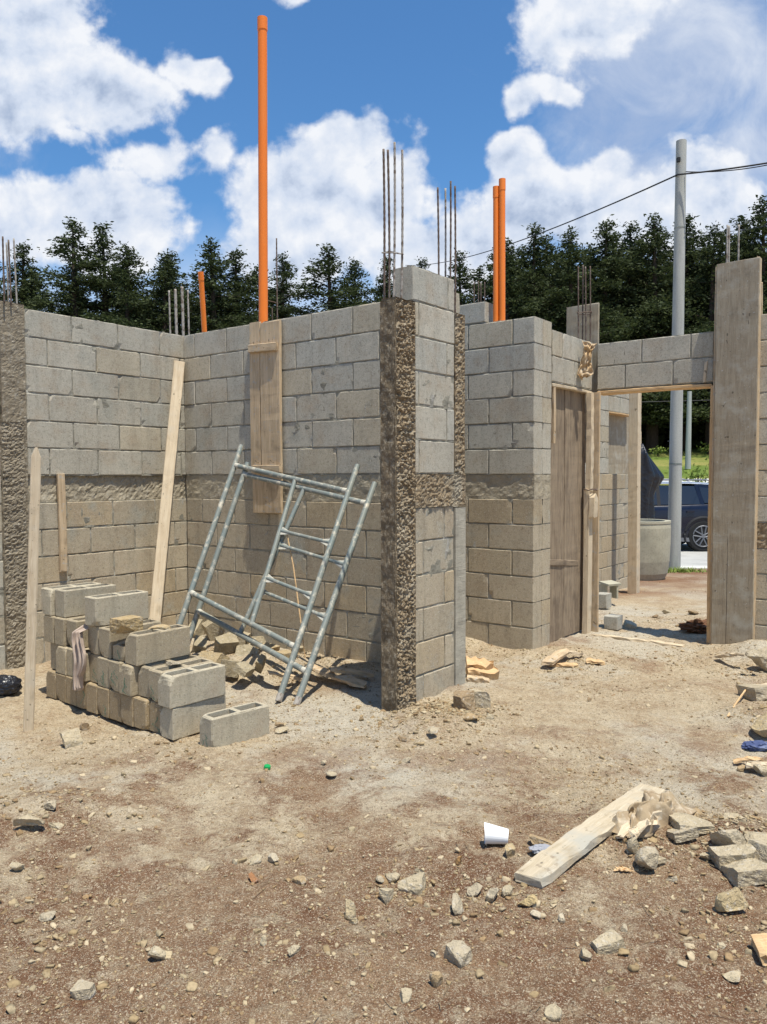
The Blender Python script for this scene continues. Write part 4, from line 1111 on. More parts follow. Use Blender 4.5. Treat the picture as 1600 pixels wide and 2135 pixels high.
# loose broken pieces lying on the stack
def place_rock(p, size, lab, seed, tone=(1, 1, 1), boxy=.3, m=None, name='block_fragment', cat='block fragment', rot=0, cuts=6, rough=.05):
    mb = MB(); rock(mb, p, size, seed, 3, cuts, boxy, rot, tone=tone, rough=rough); return tag(mb.build(name, m or M_STONE, loc=p), lab, cat)


q = S0 + SR * .50 + SX * .06 + Vector((0, 0, BH * 3 + .035)); place_rock(q, (.15, .12, .09), 'broken tan lump lying on the stack beside the upright block', 91, (1.0, .88, .66), .5, rot=S_ANG)
q = S0 + SR * .43 + SX * .22 + Vector((0, 0, BH * 3 - .01)); place_rock(q, (.16, .10, .06), 'thin pale fragment behind the tan lump on the stack', 92, (1.1, 1., .82), .2, rot=1)
q = S0 + SR * .20 + SX * .16 + Vector((0, 0, BH * 2 + .012)); place_rock(q, (.10, .07, .03), 'small grey scrap on the second layer of the stack', 93, (.8, .8, .8), .2)
# block and slab past the threshold
def small_block(px, py, size, ang, lab, z=0):
    g = G(px, py, z); g = G(px, py, gz(g.x, g.y)); mb = MB()
    T_ = frame((g.x, g.y), ang)
    block(mb, lambda l: T_(l) + np.array([0, 0, g.z]), 0, size[0], 0, size[2], size[1], 777 + int(px), (.42, .395, .33), .02)
    return tag(mb.build('block_piece', [M_BLOCK], loc=g), lab, 'block fragment')


small_block(1258, 1312, (.13, .14, .125), B_ANG, 'small grey cut block with a bright top, just inside the doorway')
pw = G(1252, 1262)
small_block(1240, 1268, (.13, .16, .16), B_ANG, 'pale block behind the small grey one inside the doorway')
mb = MB(); g = G(1272, 1248); T_ = frame((g.x - .08, g.y), B_ANG)
mb.box((g.x, g.y, .17), (.19, .15, .022), M=Matrix.Rotation(.5, 3, 'Z') @ Matrix.Rotation(.12, 3, 'X')); mb.box((g.x + .05, g.y + .02, .08), (.022, .12, .15), M=Matrix.Rotation(.4, 3, 'Z'))
mb.box((g.x - .07, g.y + .02, .08), (.022, .12, .15), M=Matrix.Rotation(.4, 3, 'Z'))
tag(mb.build('broken_block_shell', M_PIPE, loc=g), 'white-topped broken block shell resting by the far wall foot', 'block fragment')
# ------------------------------------------------------------------ wood debris
def gpt(px, py, dz=0.):
    g = G(px, py)
    for _ in range(3): g = G(px, py, gz(g.x, g.y) + dz)
    return g


def debris(px0, py0, px1, py1, w_, t_, lab, m=None, dz0=.02, dz1=.02, seed=0, name='wood_scrap', cat='wood scrap', nrm=(0, 0, 1), pointed=.3, chip=1.5, group=None):
    a = gpt(px0, py0, dz0); b = gpt(px1, py1, dz1)
    o = plank(name, a, b, w_, t_, nrm, m or M_WOOD, seed=seed, pointed=pointed, chip=chip, warp=.006)
    return tag(o, lab, cat, group)


# fallen board on the right
a = gpt(1100, 1826, .035); b = gpt(1362, 1640, .085)
tag(plank('fallen_board', a, b, .108, .032, (.0, .1, 1), M_WOODW, seed=41, chip=1.0, warp=.01), 'pale splintered board lying aslant on stones at the lower right', 'board')
debris(1240, 1322, 1425, 1345, .05, .025, 'thin board lying on the ground along the doorway threshold', seed=42, pointed=.0, cat='board', name='threshold_board', dz0=.012, dz1=.012)
debris(1497, 1366, 1552, 1362, .05, .02, 'pale offcut at the foot of the tall form board', seed=43, dz0=.03, dz1=.03)
wc = empty('wood_chunk', gpt(1005, 1400), 'thick torn yellow timber piece lying right of the stub', 'wood scrap')
a = gpt(975, 1392, .07); b = gpt(1040, 1398, .06)
plank('torn_slab', a, b, .11, .05, (0, -.3, 1), M_CHIP, wc, seed=44, chip=3, pointed=.3)
plank('torn_slab', a + Vector((0, .03, .045)), b + Vector((-.03, .03, .04)), .09, .03, (0, -.4, 1), M_CHIP, wc, seed=45, chip=3, pointed=.4)
plank('lower_slab', gpt(975, 1410, .03), gpt(1020, 1415, .025), .05, .03, (0, -.2, 1), M_WOODF, wc, seed=46, chip=2)
debris(1140, 1380, 1185, 1352, .09, .02, 'raised brown scrap at the foot of the bright pier', M_WOODF, .05, .07, 47)
debris(1150, 1385, 1205, 1385, .07, .015, 'orange-edged scrap lying below the raised brown one', M_CHIP, .02, .02, 48)
debris(1178, 1358, 1215, 1362, .06, .012, 'pale thin scrap behind the orange-edged one', M_WOOD, .03, .03, 49)
debris(1225, 1375, 1262, 1382, .08, .015, 'small splintered scrap right of the pier debris', M_CHIP, .025, .015, 50)
debris(1518, 1492, 1562, 1428, .010, .008, 'thin straw-coloured stick at the right, aslant', M_CHIP, .01, .06, 51, pointed=.1, chip=.2)
debris(1565, 1440, 1620, 1425, .11, .02, 'pale board end at the right edge on a broken slab', M_WOOD, .05, .06, 52)
debris(1555, 1592, 1620, 1596, .05, .015, 'front pale scrap at the right edge below the blue rag', M_WOOD, .03, .03, 53)
debris(1530, 1585, 1590, 1580, .03, .010, 'orange splinter at the right edge below the blue rag', M_CHIP, .02, .03, 54)
debris(1575, 1972, 1640, 1965, .09, .03, 'yellow timber end cut by the lower right edge', M_CHIP, .03, .05, 55)
debris(1285, 1812, 1318, 1815, .010, .006, 'tiny splinter below the fallen board', M_CHIP, .008, .008, 56)
debris(705, 1408, 762, 1428, .10, .022, 'flat board piece at the foot of the shaded wall, nearest the raw column', M_WOODF, .04, .04, 57, pointed=.15)
debris(640, 1385, 700, 1408, .09, .02, 'flat board piece at the wall foot behind the scaffold feet', M_WOODF, .04, .04, 58, pointed=.15)
debris(690, 1392, 780, 1405, .06, .02, 'narrow board piece lying along the shaded wall', M_WOODF, .05, .05, 59, pointed=.1)
debris(560, 1400, 640, 1418, .045, .015, 'thin board piece in the scaffold shadow', M_WOODF, .02, .02, 60)
debris(1292, 1742, 1362, 1676, .028, .014, 'long splinter torn from the fallen board, lying along its lower edge', M_WOOD, .03, .06, 71, pointed=.5, chip=3)
debris(1318, 1738, 1378, 1690, .022, .012, 'short splinter between the fallen board and the crumpled sack', M_WOOD, .05, .07, 72, pointed=.5, chip=3)
debris(1340, 1700, 1400, 1668, .03, .012, 'curled brown splinter at the far end of the fallen board', M_WOODF, .06, .05, 73, pointed=.5, chip=3)
# stakes and leaning board
st_b = G(59, 1517); t_ = at(76, 934, st_b.y + .02)
tag(plank('wooden_stake', st_b - Vector((0, 0, .05)), t_, .052, .03, (.4, -.9, 0), M_WOOD, seed=61, pointed=.02), 'tall upright stake with a chipped top in front of the stack, far left', 'stake')
a = hit(135, 1192, P_A0, NA, .03); b = hit(129, 988, P_A0, NA, .03)
tag(plank('wooden_stake', a, b, .055, .028, NA, M_WOODF, seed=62), 'short stake fixed on the left wall above the stack, below its overhang', 'stake')
t_ = hit(375, 753, P_A0, NA, .045); b_ = Vector((-1.905, 6.05, 0.0)); b_ = at(320, 1330, 6.08)
tag(plank('leaning_board', b_, t_, .088, .028, NA * .75 + NB * .5, M_WOOD, seed=63), 'long pale board leaning into the inner wall corner behind the stack', 'board')
# thin rod behind the frames
a = at(640, 1400, 5.45); b = at(598, 1110, 5.75)
mb = MB(); mb.path([a, at(628, 1300, 5.5), at(612, 1180, 5.65), b], .005, 6); tag(mb.build('thin_rod', M_CHIP, loc=a), 'thin reed-like rod propped on the shaded wall behind the frames', 'rod')

# ------------------------------------------------------------------ cloth, bags, litter
def sheet(name, pts_fn, nu, nv, m, thick=.002, parent=None, loc=None):
    U, V_ = np.meshgrid(np.linspace(0, 1, nu), np.linspace(0, 1, nv)); P = pts_fn(U, V_)
    q = [(j * nu + i, j * nu + i + 1, (j + 1) * nu + i + 1, (j + 1) * nu + i) for j in range(nv - 1) for i in range(nu - 1)]
    mb = MB(); mb.add(P.reshape(-1, 3), q); o = mb.build(name, m, parent, loc=loc, smooth=True)
    s = o.modifiers.new('thickness', 'SOLIDIFY'); s.thickness = thick; s.offset = 0
    return o


# rag on the stack: bunched at the top of the third layer, hanging over the second
base = S0 + SR * (7.15 * (BW + .003)) - SX * .02
def ragf(U, V_):
    wid = .13 * (.45 + .55 * np.sin(np.clip(V_ * 1.25, 0, 1) * 2.6)) * (1 - .55 * np.clip(V_ - .75, 0, 1) * 2)
    s_ = (U - .5) * wid + .012 * np.sin(V_ * 9); z_ = BH * 3 + .01 - V_ * .37
    d_ = .014 * np.sin(U * 16 + V_ * 3) + .008 * np.sin(U * 31 + V_ * 7 + 1) + .012 * V_ + .01
    over = np.clip((.10 - V_) / .10, 0, 1)
    P = np.array(base) + s_[..., None] * np.array(SR) - (d_ - over * .09)[..., None] * np.array(SX)
    P[..., 2] = z_ - .03 * over * 0 + .012 * vn(np.stack([U * 6, V_ * 6, U * 0], -1)) ; return P
tag(sheet('rag', ragf, 46, 50, M_RAG, .003, loc=base), 'crumpled pinkish rag hanging over the left end faces of the stack', 'rag')


def crumple(name, px, py, size, lab, cat, m, seed, dz=.02, Y=None, rough=.32, freq=2.4, rotz=0., cuts=5):
    p = gpt(px, py) if Y is None else at(px, py, Y)
    v, f = ICO[4]; r = np.random.default_rng(seed)
    d = v * (1 + rough * fbm(v * freq + seed, 3, .6)[:, None] + rough * .6 * (np.abs(fbm(v * freq * 2 + seed + 5, 3, .55)))[:, None] * -1.2)
    d = d * np.array(size) / 2; ca, sa = math.cos(rotz), math.sin(rotz); d = d @ np.array([[ca, sa, 0], [-sa, ca, 0], [0, 0, 1]])
    if Y is None: d[:, 2] = np.maximum(d[:, 2] + size[2] * .40, -.004)
    mb = MB(); mb.add(d + np.array(p), f); return tag(mb.build(name, m, loc=p), lab, cat)


crumple('plastic_bag', 14, 1446, (.19, .16, .13), 'shiny black plastic bag on the ground at the left edge', 'bag', M_BLACK, 3, rough=.22)
def sack(U, V_):
    a_, b_ = gpt(1300, 1748), gpt(1405, 1692); ax = (b_ - a_); ac = Vector((-ax.y, ax.x, 0)).normalized()
    wid = .07 + .05 * U; s_ = V_ - .5
    q = np.stack([U * 3, V_ * 3.2, U * 0], -1)
    fold = np.abs(vn(q * 2.2 + 3)) * .075 + .028 * np.abs(vn(q * 5 + 9)); env = np.clip(np.minimum(V_, 1 - V_) * 5, 0, 1) * np.clip(np.minimum(U, 1 - U) * 6, .1, 1)
    P = np.array(a_) + U[..., None] * np.array(ax) + ((s_ * wid * 1.35 + .035 * vn(q * 2 + 30)))[..., None] * np.array(ac)
    P[..., 2] = a_.z + .006 + env * (.018 + fold * .75 + .02 * U); P[..., 0] += .03 * vn(q * 2.5 + 60) * env; return P
tag(sheet('paper_bag', sack, 60, 44, M_SACK, .002, loc=gpt(1340, 1712)), 'crumpled brown cement sack under the far end of the fallen board', 'bag')
crumple('rag', 1578, 1562, (.15, .09, .045), 'crumpled blue rag at the right edge', 'rag', M_BLUE, 6, rough=.4)
crumple('plastic_scrap', 1130, 1778, (.085, .06, .03), 'greyish plastic scrap half under the fallen board', 'litter', mat('grey_plastic', (.30, .30, .32), .5), 8, rough=.5)
crumple('brown_clump', 1462, 1320, (.34, .2, .13), 'reddish clump of earth and roots against the right door jamb', 'clod', mat('red_earth', (.20, .10, .055), .97, var=[(30, 4, .5, .4, .7, None)], bump=[(60, .8, .01, None)]), 9, rough=.6, freq=4)
# torn paper hanging at the lintel corner
def torn(U, V_):
    c = at(1226, 716, 6.66); q = np.stack([U * 2.4, V_ * 3.4, U * 0], -1)
    wid = np.interp(V_, [0, .25, .6, .85, 1], [.16, .07, .12, .15, .03]); s_ = (U - .5) * wid + .02 * vn(q + 4) - .045 * V_
    P = np.array(c) + s_[..., None] * np.array(VB * .6 + VA * .5)
    P[..., 1] -= .03 + .035 * np.abs(vn(q * 1.6 + 11)) + .02 * vn(q * 4 + 2); P[..., 2] -= V_ * .30 + .018 * vn(q * 2 + 22); return P
tag(sheet('torn_sack', torn, 30, 30, M_PAPER, .002, loc=at(1236, 712, 6.72)), 'torn brown paper sack hanging from the lintel corner', 'bag')
# white cup
def cup():
    c = gpt(1030, 1760, .0); ax = Vector((.93, -.1, .05)).normalized(); o = empty('disposable_cup', c, 'white cup lying on its side left of the fallen board', 'cup')
    c0 = c + Vector((-.028, 0, .040)); c1 = c0 + ax * .078 + Vector((0, 0, -.012))
    mb = MB(); mb.path([c0 - ax * .003, c0 + ax * .002, c1], [.0385, .036, .026], 28, cap=False); mb.path([c1, c0 - ax * .003], [.0235, .0350], 28, cap=False)
    mb.path([c1 - ax * .003, c1], [.0255, .0255], 28); mb.build('cup_body', M_WHITE, o, smooth=False)
    mb = MB(); mb.path([c0 - ax * .005, c0 - ax * .001], [.0385, .0385], 28, cap=False); mb.path([c0 - ax * .001, c0 - ax * .005], [.0345, .0345], 28, cap=False); mb.build('rim', M_WHITE, o, smooth=True)


cup()
g = gpt(557, 1602, .003); mb = MB(); mb.path([g, g + Vector((.002, -.002, .006)), g + Vector((.003, -.003, .014))], [.016, .016, .0145], 20); tag(mb.build('bottle_cap', M_GREEN, loc=g), 'small green bottle cap on the sand right of the lone block', 'bottle cap')

# ------------------------------------------------------------------ gravel and straw (uncountable)
def gravel():
    v0, f0 = cubegrid(3); v0 = v0 * .85; f0 = np.array(f0); Vs = []; Fs = []; Ts = []; n = 0; r = np.random.default_rng(12)
    cnt = 60000
    # denser towards the camera, where single crumbs show
    Y = 1.55 + (r.random(cnt) ** 1.5) * 6.6; X = (r.random(cnt) - .5) * (Y * 1.12 + .4) + .05
    far = r.random(cnt) < .05; Y[far] = r.uniform(7, 12, far.sum()); X[far] = r.uniform(1.2, 6, far.sum())
    CL = [(120, 1700, .30, 260), (60, 1860, .35, 260), (150, 1930, .30, 240), (330, 1560, .5, 200), (520, 1500, .5, 300), (500, 1370, .35, 900), (640, 1400, .4, 300), (880, 1500, .40, 800), (960, 1490, .28, 700),
          (850, 1570, .45, 260), (1010, 1350, .3, 240), (1180, 1380, .35, 260), (1560, 1400, .35, 320), (1580, 1500, .30, 300), (1540, 1760, .28, 420), (1420, 1740, .25, 260), (1330, 1800, .20, 160), (1050, 1870, .20, 200), (840, 1850, .18, 160),
          (1520, 1930, .22, 200), (650, 1780, .4, 180), (1400, 1290, .7, 260), (1350, 1450, .6, 200), (1250, 1590, .5, 160), (1120, 1950, .35, 160), (300, 1640, .6, 220), (1560, 2050, .3, 160), (200, 2050, .4, 180), (560, 1990, .35, 150), (1450, 1370, .4, 200)]
    cx_ = []; big = []
    for (px, py, rad, n_) in CL:
        g_ = G(px, py); n_ = int(n_ * 1.3); cx_.append(np.stack([g_.x + r.normal(0, rad * .55, n_), g_.y + r.normal(0, rad * .5, n_)], -1))
    cx_ = np.concatenate(cx_); cx_ = cx_[cx_[:, 1] > 1.5]
    dens = fbm(np.stack([X * .9, Y * .9, X * 0], -1), 3); keep = r.random(cnt) < .36 + dens * 1.1
    X, Y = X[keep], Y[keep]; n0 = len(X); X = np.concatenate([X, cx_[:, 0]]); Y = np.concatenate([Y, cx_[:, 1]]); cnt = len(X); Z = ground_z(X, Y)
    s = .0021 * (1 - r.random(cnt) * .985) ** -.52; s = np.clip(s, .0016, .008); s[n0:] = np.clip(.0030 * (1 - r.random(cnt - n0) * .985) ** -.50, .0025, .016)
    for i in range(12):
        pass
    shapes = []
    for k in range(16):
        rr = np.random.default_rng(k); p = v0.copy()
        for _ in range(5):
            nn = rr.normal(size=3); nn /= np.linalg.norm(nn); p = p - np.clip(p @ nn - rr.uniform(.25, .8), 0, None)[:, None] * nn
        shapes.append(p * rr.uniform(.7, 1.2, 3) * np.array([1, 1, .75]))
    shapes = np.array(shapes); k = r.integers(0, 16, cnt); a = r.uniform(0, 6.28, cnt)
    P = shapes[k] * s[:, None, None]; c_, s_ = np.cos(a)[:, None], np.sin(a)[:, None]
    P = np.stack([P[..., 0] * c_ - P[..., 1] * s_, P[..., 0] * s_ + P[..., 1] * c_, P[..., 2]], -1)
    P += np.stack([X, Y, Z + s * .12], -1)[:, None]
    nv = P.shape[1]; V = P.reshape(-1, 3); Fq = (f0[None] + (np.arange(cnt) * nv)[:, None, None]).reshape(-1, 4)
    me = bpy.data.meshes.new('gravel'); me.vertices.add(len(V)); me.vertices.foreach_set('co', V.ravel())
    me.loops.add(Fq.size); me.loops.foreach_set('vertex_index', Fq.ravel()); me.polygons.add(len(Fq))
    me.polygons.foreach_set('loop_start', np.arange(0, Fq.size, 4)); me.polygons.foreach_set('loop_total', np.full(len(Fq), 4)); me.update()
    tn = np.array([[1.15, 1.12, 1.0], [1, .93, .78], [.8, .66, .5], [1.3, 1.28, 1.2], [.9, .8, .62]])[r.integers(0, 5, cnt)] * r.uniform(.75, 1.1, (cnt, 1))
    col = np.concatenate([np.repeat(tn, nv, 0), np.ones((cnt * nv, 1))], 1)
    me.color_attributes.new('tone', 'FLOAT_COLOR', 'POINT').data.foreach_set('color', col.ravel())
    me.materials.append(mat('gravel_grains', (.38, .31, .215), .95, use_tone=True, var=[(120, 3, .7, .45, .7, None)])); o = bpy.data.objects.new('gravel', me); scene.collection.objects.link(o)
    tag(o, 'loose crumbs of concrete and grit scattered over the bare ground', 'gravel', kind='stuff')
    mb = MB()
    for _ in range(150):
        y = 1.8 + r.random() ** 1.3 * 4.5; x = (r.random() - .5) * y * 1.0; a_ = r.uniform(0, 3.14); l_ = r.uniform(.015, .07); z = gz(x, y) + .006
        mb.tube((x, y, z), (x + math.cos(a_) * l_, y + math.sin(a_) * l_, z + r.uniform(-.003, .01)), .0011, n=4)
    tag(mb.build('straw', mat('dry_straw', (.24, .17, .10), .9)), 'dry stalks and splinters strewn over the bare ground', 'straw', kind='stuff')


gravel()

# ------------------------------------------------------------------ street side: pipe ring, tarp, pole, cable, car
def lathe(prof, c, n=48):
    mb = MB(); V = []; Fq = []
    for (r_, z_) in prof:
        for k in range(n): V.append((c[0] + r_ * math.cos(6.28318 * k / n), c[1] + r_ * math.sin(6.28318 * k / n), c[2] + z_))
    for i in range(len(prof) - 1):
        for k in range(n): Fq.append((i * n + k, i * n + (k + 1) % n, (i + 1) * n + (k + 1) % n, (i + 1) * n + k))
    return mb.add(V, Fq)


cpx = at(1395, 1100, 12.0); rr = .45; cc = Vector((cpx.x - rr, 12.0, -.24))
tag(lathe([(.33, 0), (.375, .03), (.415, .12), (.440, .3), (.452, .55), (.455, .80), (.447, .865), (.455, .87), (.455, .905), (.37, .905), (.35, .0)], cc).build('concrete_ring', M_PIPE, loc=cc, smooth=False), 'large pale concrete well ring standing outside the doorway', 'concrete ring')
# tarp on a stake behind the ring
ts = empty('tarp_on_stake', at(1337, 1150, 12.9), 'black plastic sheet draped over a stake behind the concrete ring', 'tarp')
mb = MB(); mb.tube(at(1335, 1190, 12.9), at(1335, 900, 12.9), .022, n=8); mb.build('stake', M_WOOD, ts)
def tarp(U, V_):
    ln = np.interp(V_, [0, .12, .35, .55, 1], [.02, .10, .34, .20, .19]); rx = np.interp(V_, [0, .12, .35, .55, 1], [.03, .12, .10, .10, .12])
    x0 = at(1340, 1000, 12.9).x; zt_ = at(1340, 925, 12.9).z
    a_ = (U * 2 - 1) * math.pi
    fold = 1 + .10 * np.sin(a_ * 5 + V_ * 4) + .08 * np.sin(a_ * 9)
    px_ = np.where(np.cos(a_) > 0, ln * np.cos(a_), rx * 2 * np.cos(a_)) * fold; py_ = .13 * np.sin(a_) * fold * np.interp(V_, [0, .1, 1], [.2, .9, 1.1])
    return np.stack([x0 - .02 + px_, 12.9 + py_, zt_ - V_ * 1.45 - .1 * np.abs(px_)], -1)
sheet('plastic_sheet', tarp, 50, 40, M_BLACK, .003, parent=ts)

pb = at(1405, 1186, 13.3); pt = at(1421, 294, 13.3)
up_ = empty('utility_pole', pb, 'thick tapering concrete pole beyond the doorway, rising above the lintel', 'utility pole')
mb = MB(); n_ = 24; mb.path([pb - Vector((0, 0, .3)), pb, pt], [.112, .110, .083], 28); mb.build('shaft', M_POLE, up_, smooth=False)
for f_ in (.25, .53, .80):
    c = pb.lerp(pt, f_); mb = MB(); rq = .110 - .027 * f_
    mb.path([c - Vector((0, 0, .012)), c + Vector((0, 0, .012))], [rq + .004, rq + .004], 28, cap=False); mb.build('band', M_STEEL, up_)
c = at(1415, 333, 13.2); mb = MB(); mb.box(c, (.05, .05, .07)); mb.build('clamp', M_WIRE, up_)
def cable(name, pts, r_, lab):
    P = []
    for (a_, b_, sag) in pts:
        for k in range(24):
            t = k / 24; q = a_.lerp(b_, t); q.z -= sag * 4 * t * (1 - t); P.append(q)
    P.append(pts[-1][1]); mb = MB(); mb.path(P, r_, 6); return tag(mb.build(name, M_WIRE, loc=pts[0][0]), lab, 'cable')
K = at(1414, 364, 13.2)
cable('overhead_cable', [(at(846, 553, 40), K, .42), (K, at(1720, 318, 12.0), .03)], .013, 'black overhead cable slanting down to the left from the thick pole')
cable('overhead_cable', [(at(1430, 358, 13.2), at(1720, 312, 11.8), .10)], .008, 'second thin strand running right from the pole, just above the main cable')
cable('overhead_cable', [(at(1429, 486, 13.2), at(1620, 465, 17), .06)], .006, 'faint thin wire low on the right side of the pole')
cable('overhead_cable', [(at(900, 842, 33), at(1700, 826, 33), .1)], .02, 'faint wire crossing the dark trees, seen through the doorway')
pb2 = at(1435, 948, 33.0); pt2 = at(1438, 816, 33.0)
mb = MB(); mb.path([pb2 - Vector((0, 0, .6)), pt2], [.12, .09], 12); tag(mb.build('street_pole', M_POLE, loc=pb2), 'slim pale pole on the grass bank, far beyond the doorway', 'pole')


def car():
    # local x = forward (to picture left), y = left side.., z up ; length 4.5
    Lc, Wc = 4.5, 1.82
    cr_ = at(1466, 1126, 18.2)   # rear wheel centre, near side
    base = Vector((cr_.x - 1.35, 19.1, -.432))
    o = empty('parked_car', base, 'dark blue sport utility car parked on the road, seen through the doorway', 'car')
    M_P = mat('navy_paint', (.003, .006, .020), .25, 0, .4); M_P.node_tree.nodes['Principled BSDF'].inputs['Coat Weight'].default_value = .35
    M_GL = mat('car_glass', (.015, .02, .03), .05, 0, .8); M_TY = mat('tyre_rubber', (.02, .02, .02), .9); M_RIM = mat('alloy_rim', (.22, .22, .23), .4, .7)
    M_TR = mat('black_trim', (.02, .02, .022), .6); M_LT = mat('red_lamp', (.4, .02, .02), .2); M_ROOF = mat('roof_sky_reflection', (.62, .66, .70), .25, .3)  # roof of the navy car coloured pale to imitate reflected sky
    # section stations along x from front (-2.25, picture left) to rear (+2.25)
    xs = np.array([-2.25, -2.15, -1.9, -1.4, -.95, -.3, .5, 1.2, 1.75, 2.05, 2.2, 2.25])
    belt = np.array([.70, .88, .98, 1.04, 1.07, 1.08, 1.09, 1.11, 1.13, 1.12, 1.08, .95])
    low = np.array([.35, .25, .22, .22, .22, .22, .22, .22, .22, .24, .28, .38])
    hw = np.array([.62, .78, .87, .90, .91, .91, .91, .91, .89, .86, .80, .74])
    mb = MB(); V = []; nr = 14
    for x_, b_, l_, h_ in zip(xs, belt, low, hw):
        sec = [(-h_ * .80, l_), (-h_ * .98, l_ + .06), (-h_, l_ + .25), (-h_ * .985, l_ + (b_ - l_) * .62), (-h_ * .99, b_ - .18), (-h_ * .955, b_ - .04), (-h_ * .90, b_)]
        sec += [(-y_, z_) for y_, z_ in sec[::-1]]
        V += [(x_, y_, z_) for y_, z_ in sec]
    Fq = [(i * nr + k, i * nr + (k + 1) % nr, (i + 1) * nr + (k + 1) % nr, (i + 1) * nr + k) for i in range(len(xs) - 1) for k in range(nr)]
    Fq += [tuple(range(nr - 1, -1, -1)), tuple((len(xs) - 1) * nr + k for k in range(nr))]
    mb.add(np.array(V) + np.array(base), Fq); body = mb.build('body', M_P, o, smooth=True)
    # cabin (roof shell + pillars) and side panes
    cab = [(-1.05, 1.06), (-.35, 1.55), (.1, 1.62), (1.1, 1.62), (1.75, 1.55), (2.08, 1.12)]
    def side(y_, z_): return .86 - (z_ - 1.05) * .30
    V = []; mb = MB()
    top = [(-.35, 1.53), (-.15, 1.59), (.1, 1.61), (1.1, 1.61), (1.7, 1.57), (1.95, 1.52)]
    for (x_, z_) in top:
        w_ = side(0, z_); V += [(x_, -w_, z_ - .03), (x_, -w_ * .9, z_ + .015), (x_, w_ * .9, z_ + .015), (x_, w_, z_ - .03), (x_, w_ * .85, z_ - .045), (x_, -w_ * .85, z_ - .045)]
    Fq = [(i * 6 + k, i * 6 + (k + 1) % 6, (i + 1) * 6 + (k + 1) % 6, (i + 1) * 6 + k) for i in range(5) for k in range(6)] + [(5, 4, 3, 2, 1, 0), (30, 31, 32, 33, 34, 35)]
    mb.add(np.array(V) + np.array(base), Fq); mb.build('roof', M_ROOF, o, smooth=False)
    for s in (-1, 1):
        P = lambda x_, z_, k=0.: (base.x + x_, base.y + s * (side(0, z_) - k), base.z + z_)
        def pane(nm, pts, m_):
            mb = MB(); v = [P(*q) for q in pts] + [P(*q, .02) for q in pts]; n = len(pts)
            mb.add(v, [tuple(range(n)), tuple(range(2 * n - 1, n - 1, -1))] + [(i, i + n, (i + 1) % n + n, (i + 1) % n) for i in range(n)]); return mb.build(nm, m_, o)
        pane('window', [(-.95, 1.08), (-.30, 1.50), (.30, 1.53), (.30, 1.09)], M_GL)
        pane('window', [(.38, 1.09), (.38, 1.53), (1.20, 1.52), (1.30, 1.10)], M_GL)
        pane('window', [(1.40, 1.12), (1.30, 1.50), (1.60, 1.46), (1.85, 1.16)], M_GL)
        pane('pillar', [(.30, 1.07), (.30, 1.56), (.38, 1.56), (.38, 1.07)], M_TR)
        pane('pillar', [(1.30, 1.08), (1.20, 1.56), (1.30, 1.56), (1.40, 1.08)], M_P)
        pane('pillar', [(1.85, 1.10), (1.60, 1.46), (1.30, 1.50), (1.30, 1.57), (1.95, 1.53), (2.15, 1.08)], M_P)
        pane('pillar', [(-1.12, 1.04), (-.38, 1.55), (-.30, 1.55), (-.95, 1.04)], M_P)
        mb = MB(); mb.path([P(-.2, 1.60), P(-.1, 1.66), P(1.5, 1.665), P(1.65, 1.60)], .016, 8); mb.build('roof_rail', M_RIM, o)
        mb = MB(); mb.box((base.x - .85, base.y + s * 1.0, base.z + 1.14), (.14, .22, .14)); mb.build('mirror', M_P, o)
        mb = MB(); mb.box((base.x + .0, base.y + s * .905, base.z + .28), (2.3, .03, .09)); mb.build('sill_trim', M_RIM, o)
        for hx_ in (.15, 1.05):
            mb = MB(); mb.box((base.x + hx_, base.y + s * .915, base.z + .93), (.18, .03, .03)); mb.build('door_handle', M_P, o)
        mb = MB(); mb.box((base.x + 2.12, base.y + s * .70, base.z + .98), (.20, .30, .12)); mb.build('tail_lamp', M_LT, o)
        mb = MB(); mb.box((base.x - 2.12, base.y + s * .62, base.z + .78), (.20, .28, .10)); mb.build('headlight', M_RIM, o)
        for wx in (-1.35, 1.35):
            wc_ = Vector((base.x + wx, base.y + s * .80, base.z + .36))
            mb = MB(); mb.path([wc_ + Vector((0, s * -.14, 0)), wc_ + Vector((0, s * -.10, 0)), wc_ + Vector((0, s * .10, 0)), wc_ + Vector((0, s * .125, 0)), wc_ + Vector((0, s * .12, 0))], [.32, .36, .36, .33, .25], 36)
            wh = mb.build('wheel', M_TY, o)
            mb = MB(); face = wc_ + Vector((0, s * .124, 0))
            for k in range(5):
                a_ = k * 1.2566 + .3; d_ = Vector((math.cos(a_), 0, math.sin(a_))); tt = Vector((-d_.z, 0, d_.x))
                for sg in (-1, 1):
                    mb.tube(face + tt * sg * .02, face + d_ * .235 + tt * sg * .06, .016, n=6)
            mb.path([face + Vector((math.cos(k / 24 * 6.2832) * .24, 0, math.sin(k / 24 * 6.2832) * .24)) for k in range(25)], .014, 6)
            mb.tube(face - Vector((0, .01, 0)), face + Vector((0, s * .012, 0)), .05, n=12)
            rm = mb.build('rim', M_RIM, wh, loc=None)
            # dark arch lip
            mb = MB(); mb.path([wc_ + Vector((math.cos(a_) * .43, s * .10, math.sin(a_) * .43)) for a_ in np.linspace(-.3, 3.44, 20)], .035, 8); mb.build('wheel_arch', M_TR, o)
    mb = MB(); V = [(-1.08, -.78, 1.06), (-.36, -.68, 1.53), (-.36, .68, 1.53), (-1.08, .78, 1.06)]
    mb.add(np.array(V) + np.array(base), [(0, 1, 2, 3)]); mb.add(np.array([(2.14, -.76, 1.10), (1.96, -.70, 1.50), (1.96, .70, 1.50), (2.14, .76, 1.10)]) + np.array(base), [(3, 2, 1, 0)]); mb.build('end_glass', M_GL, o)


car()

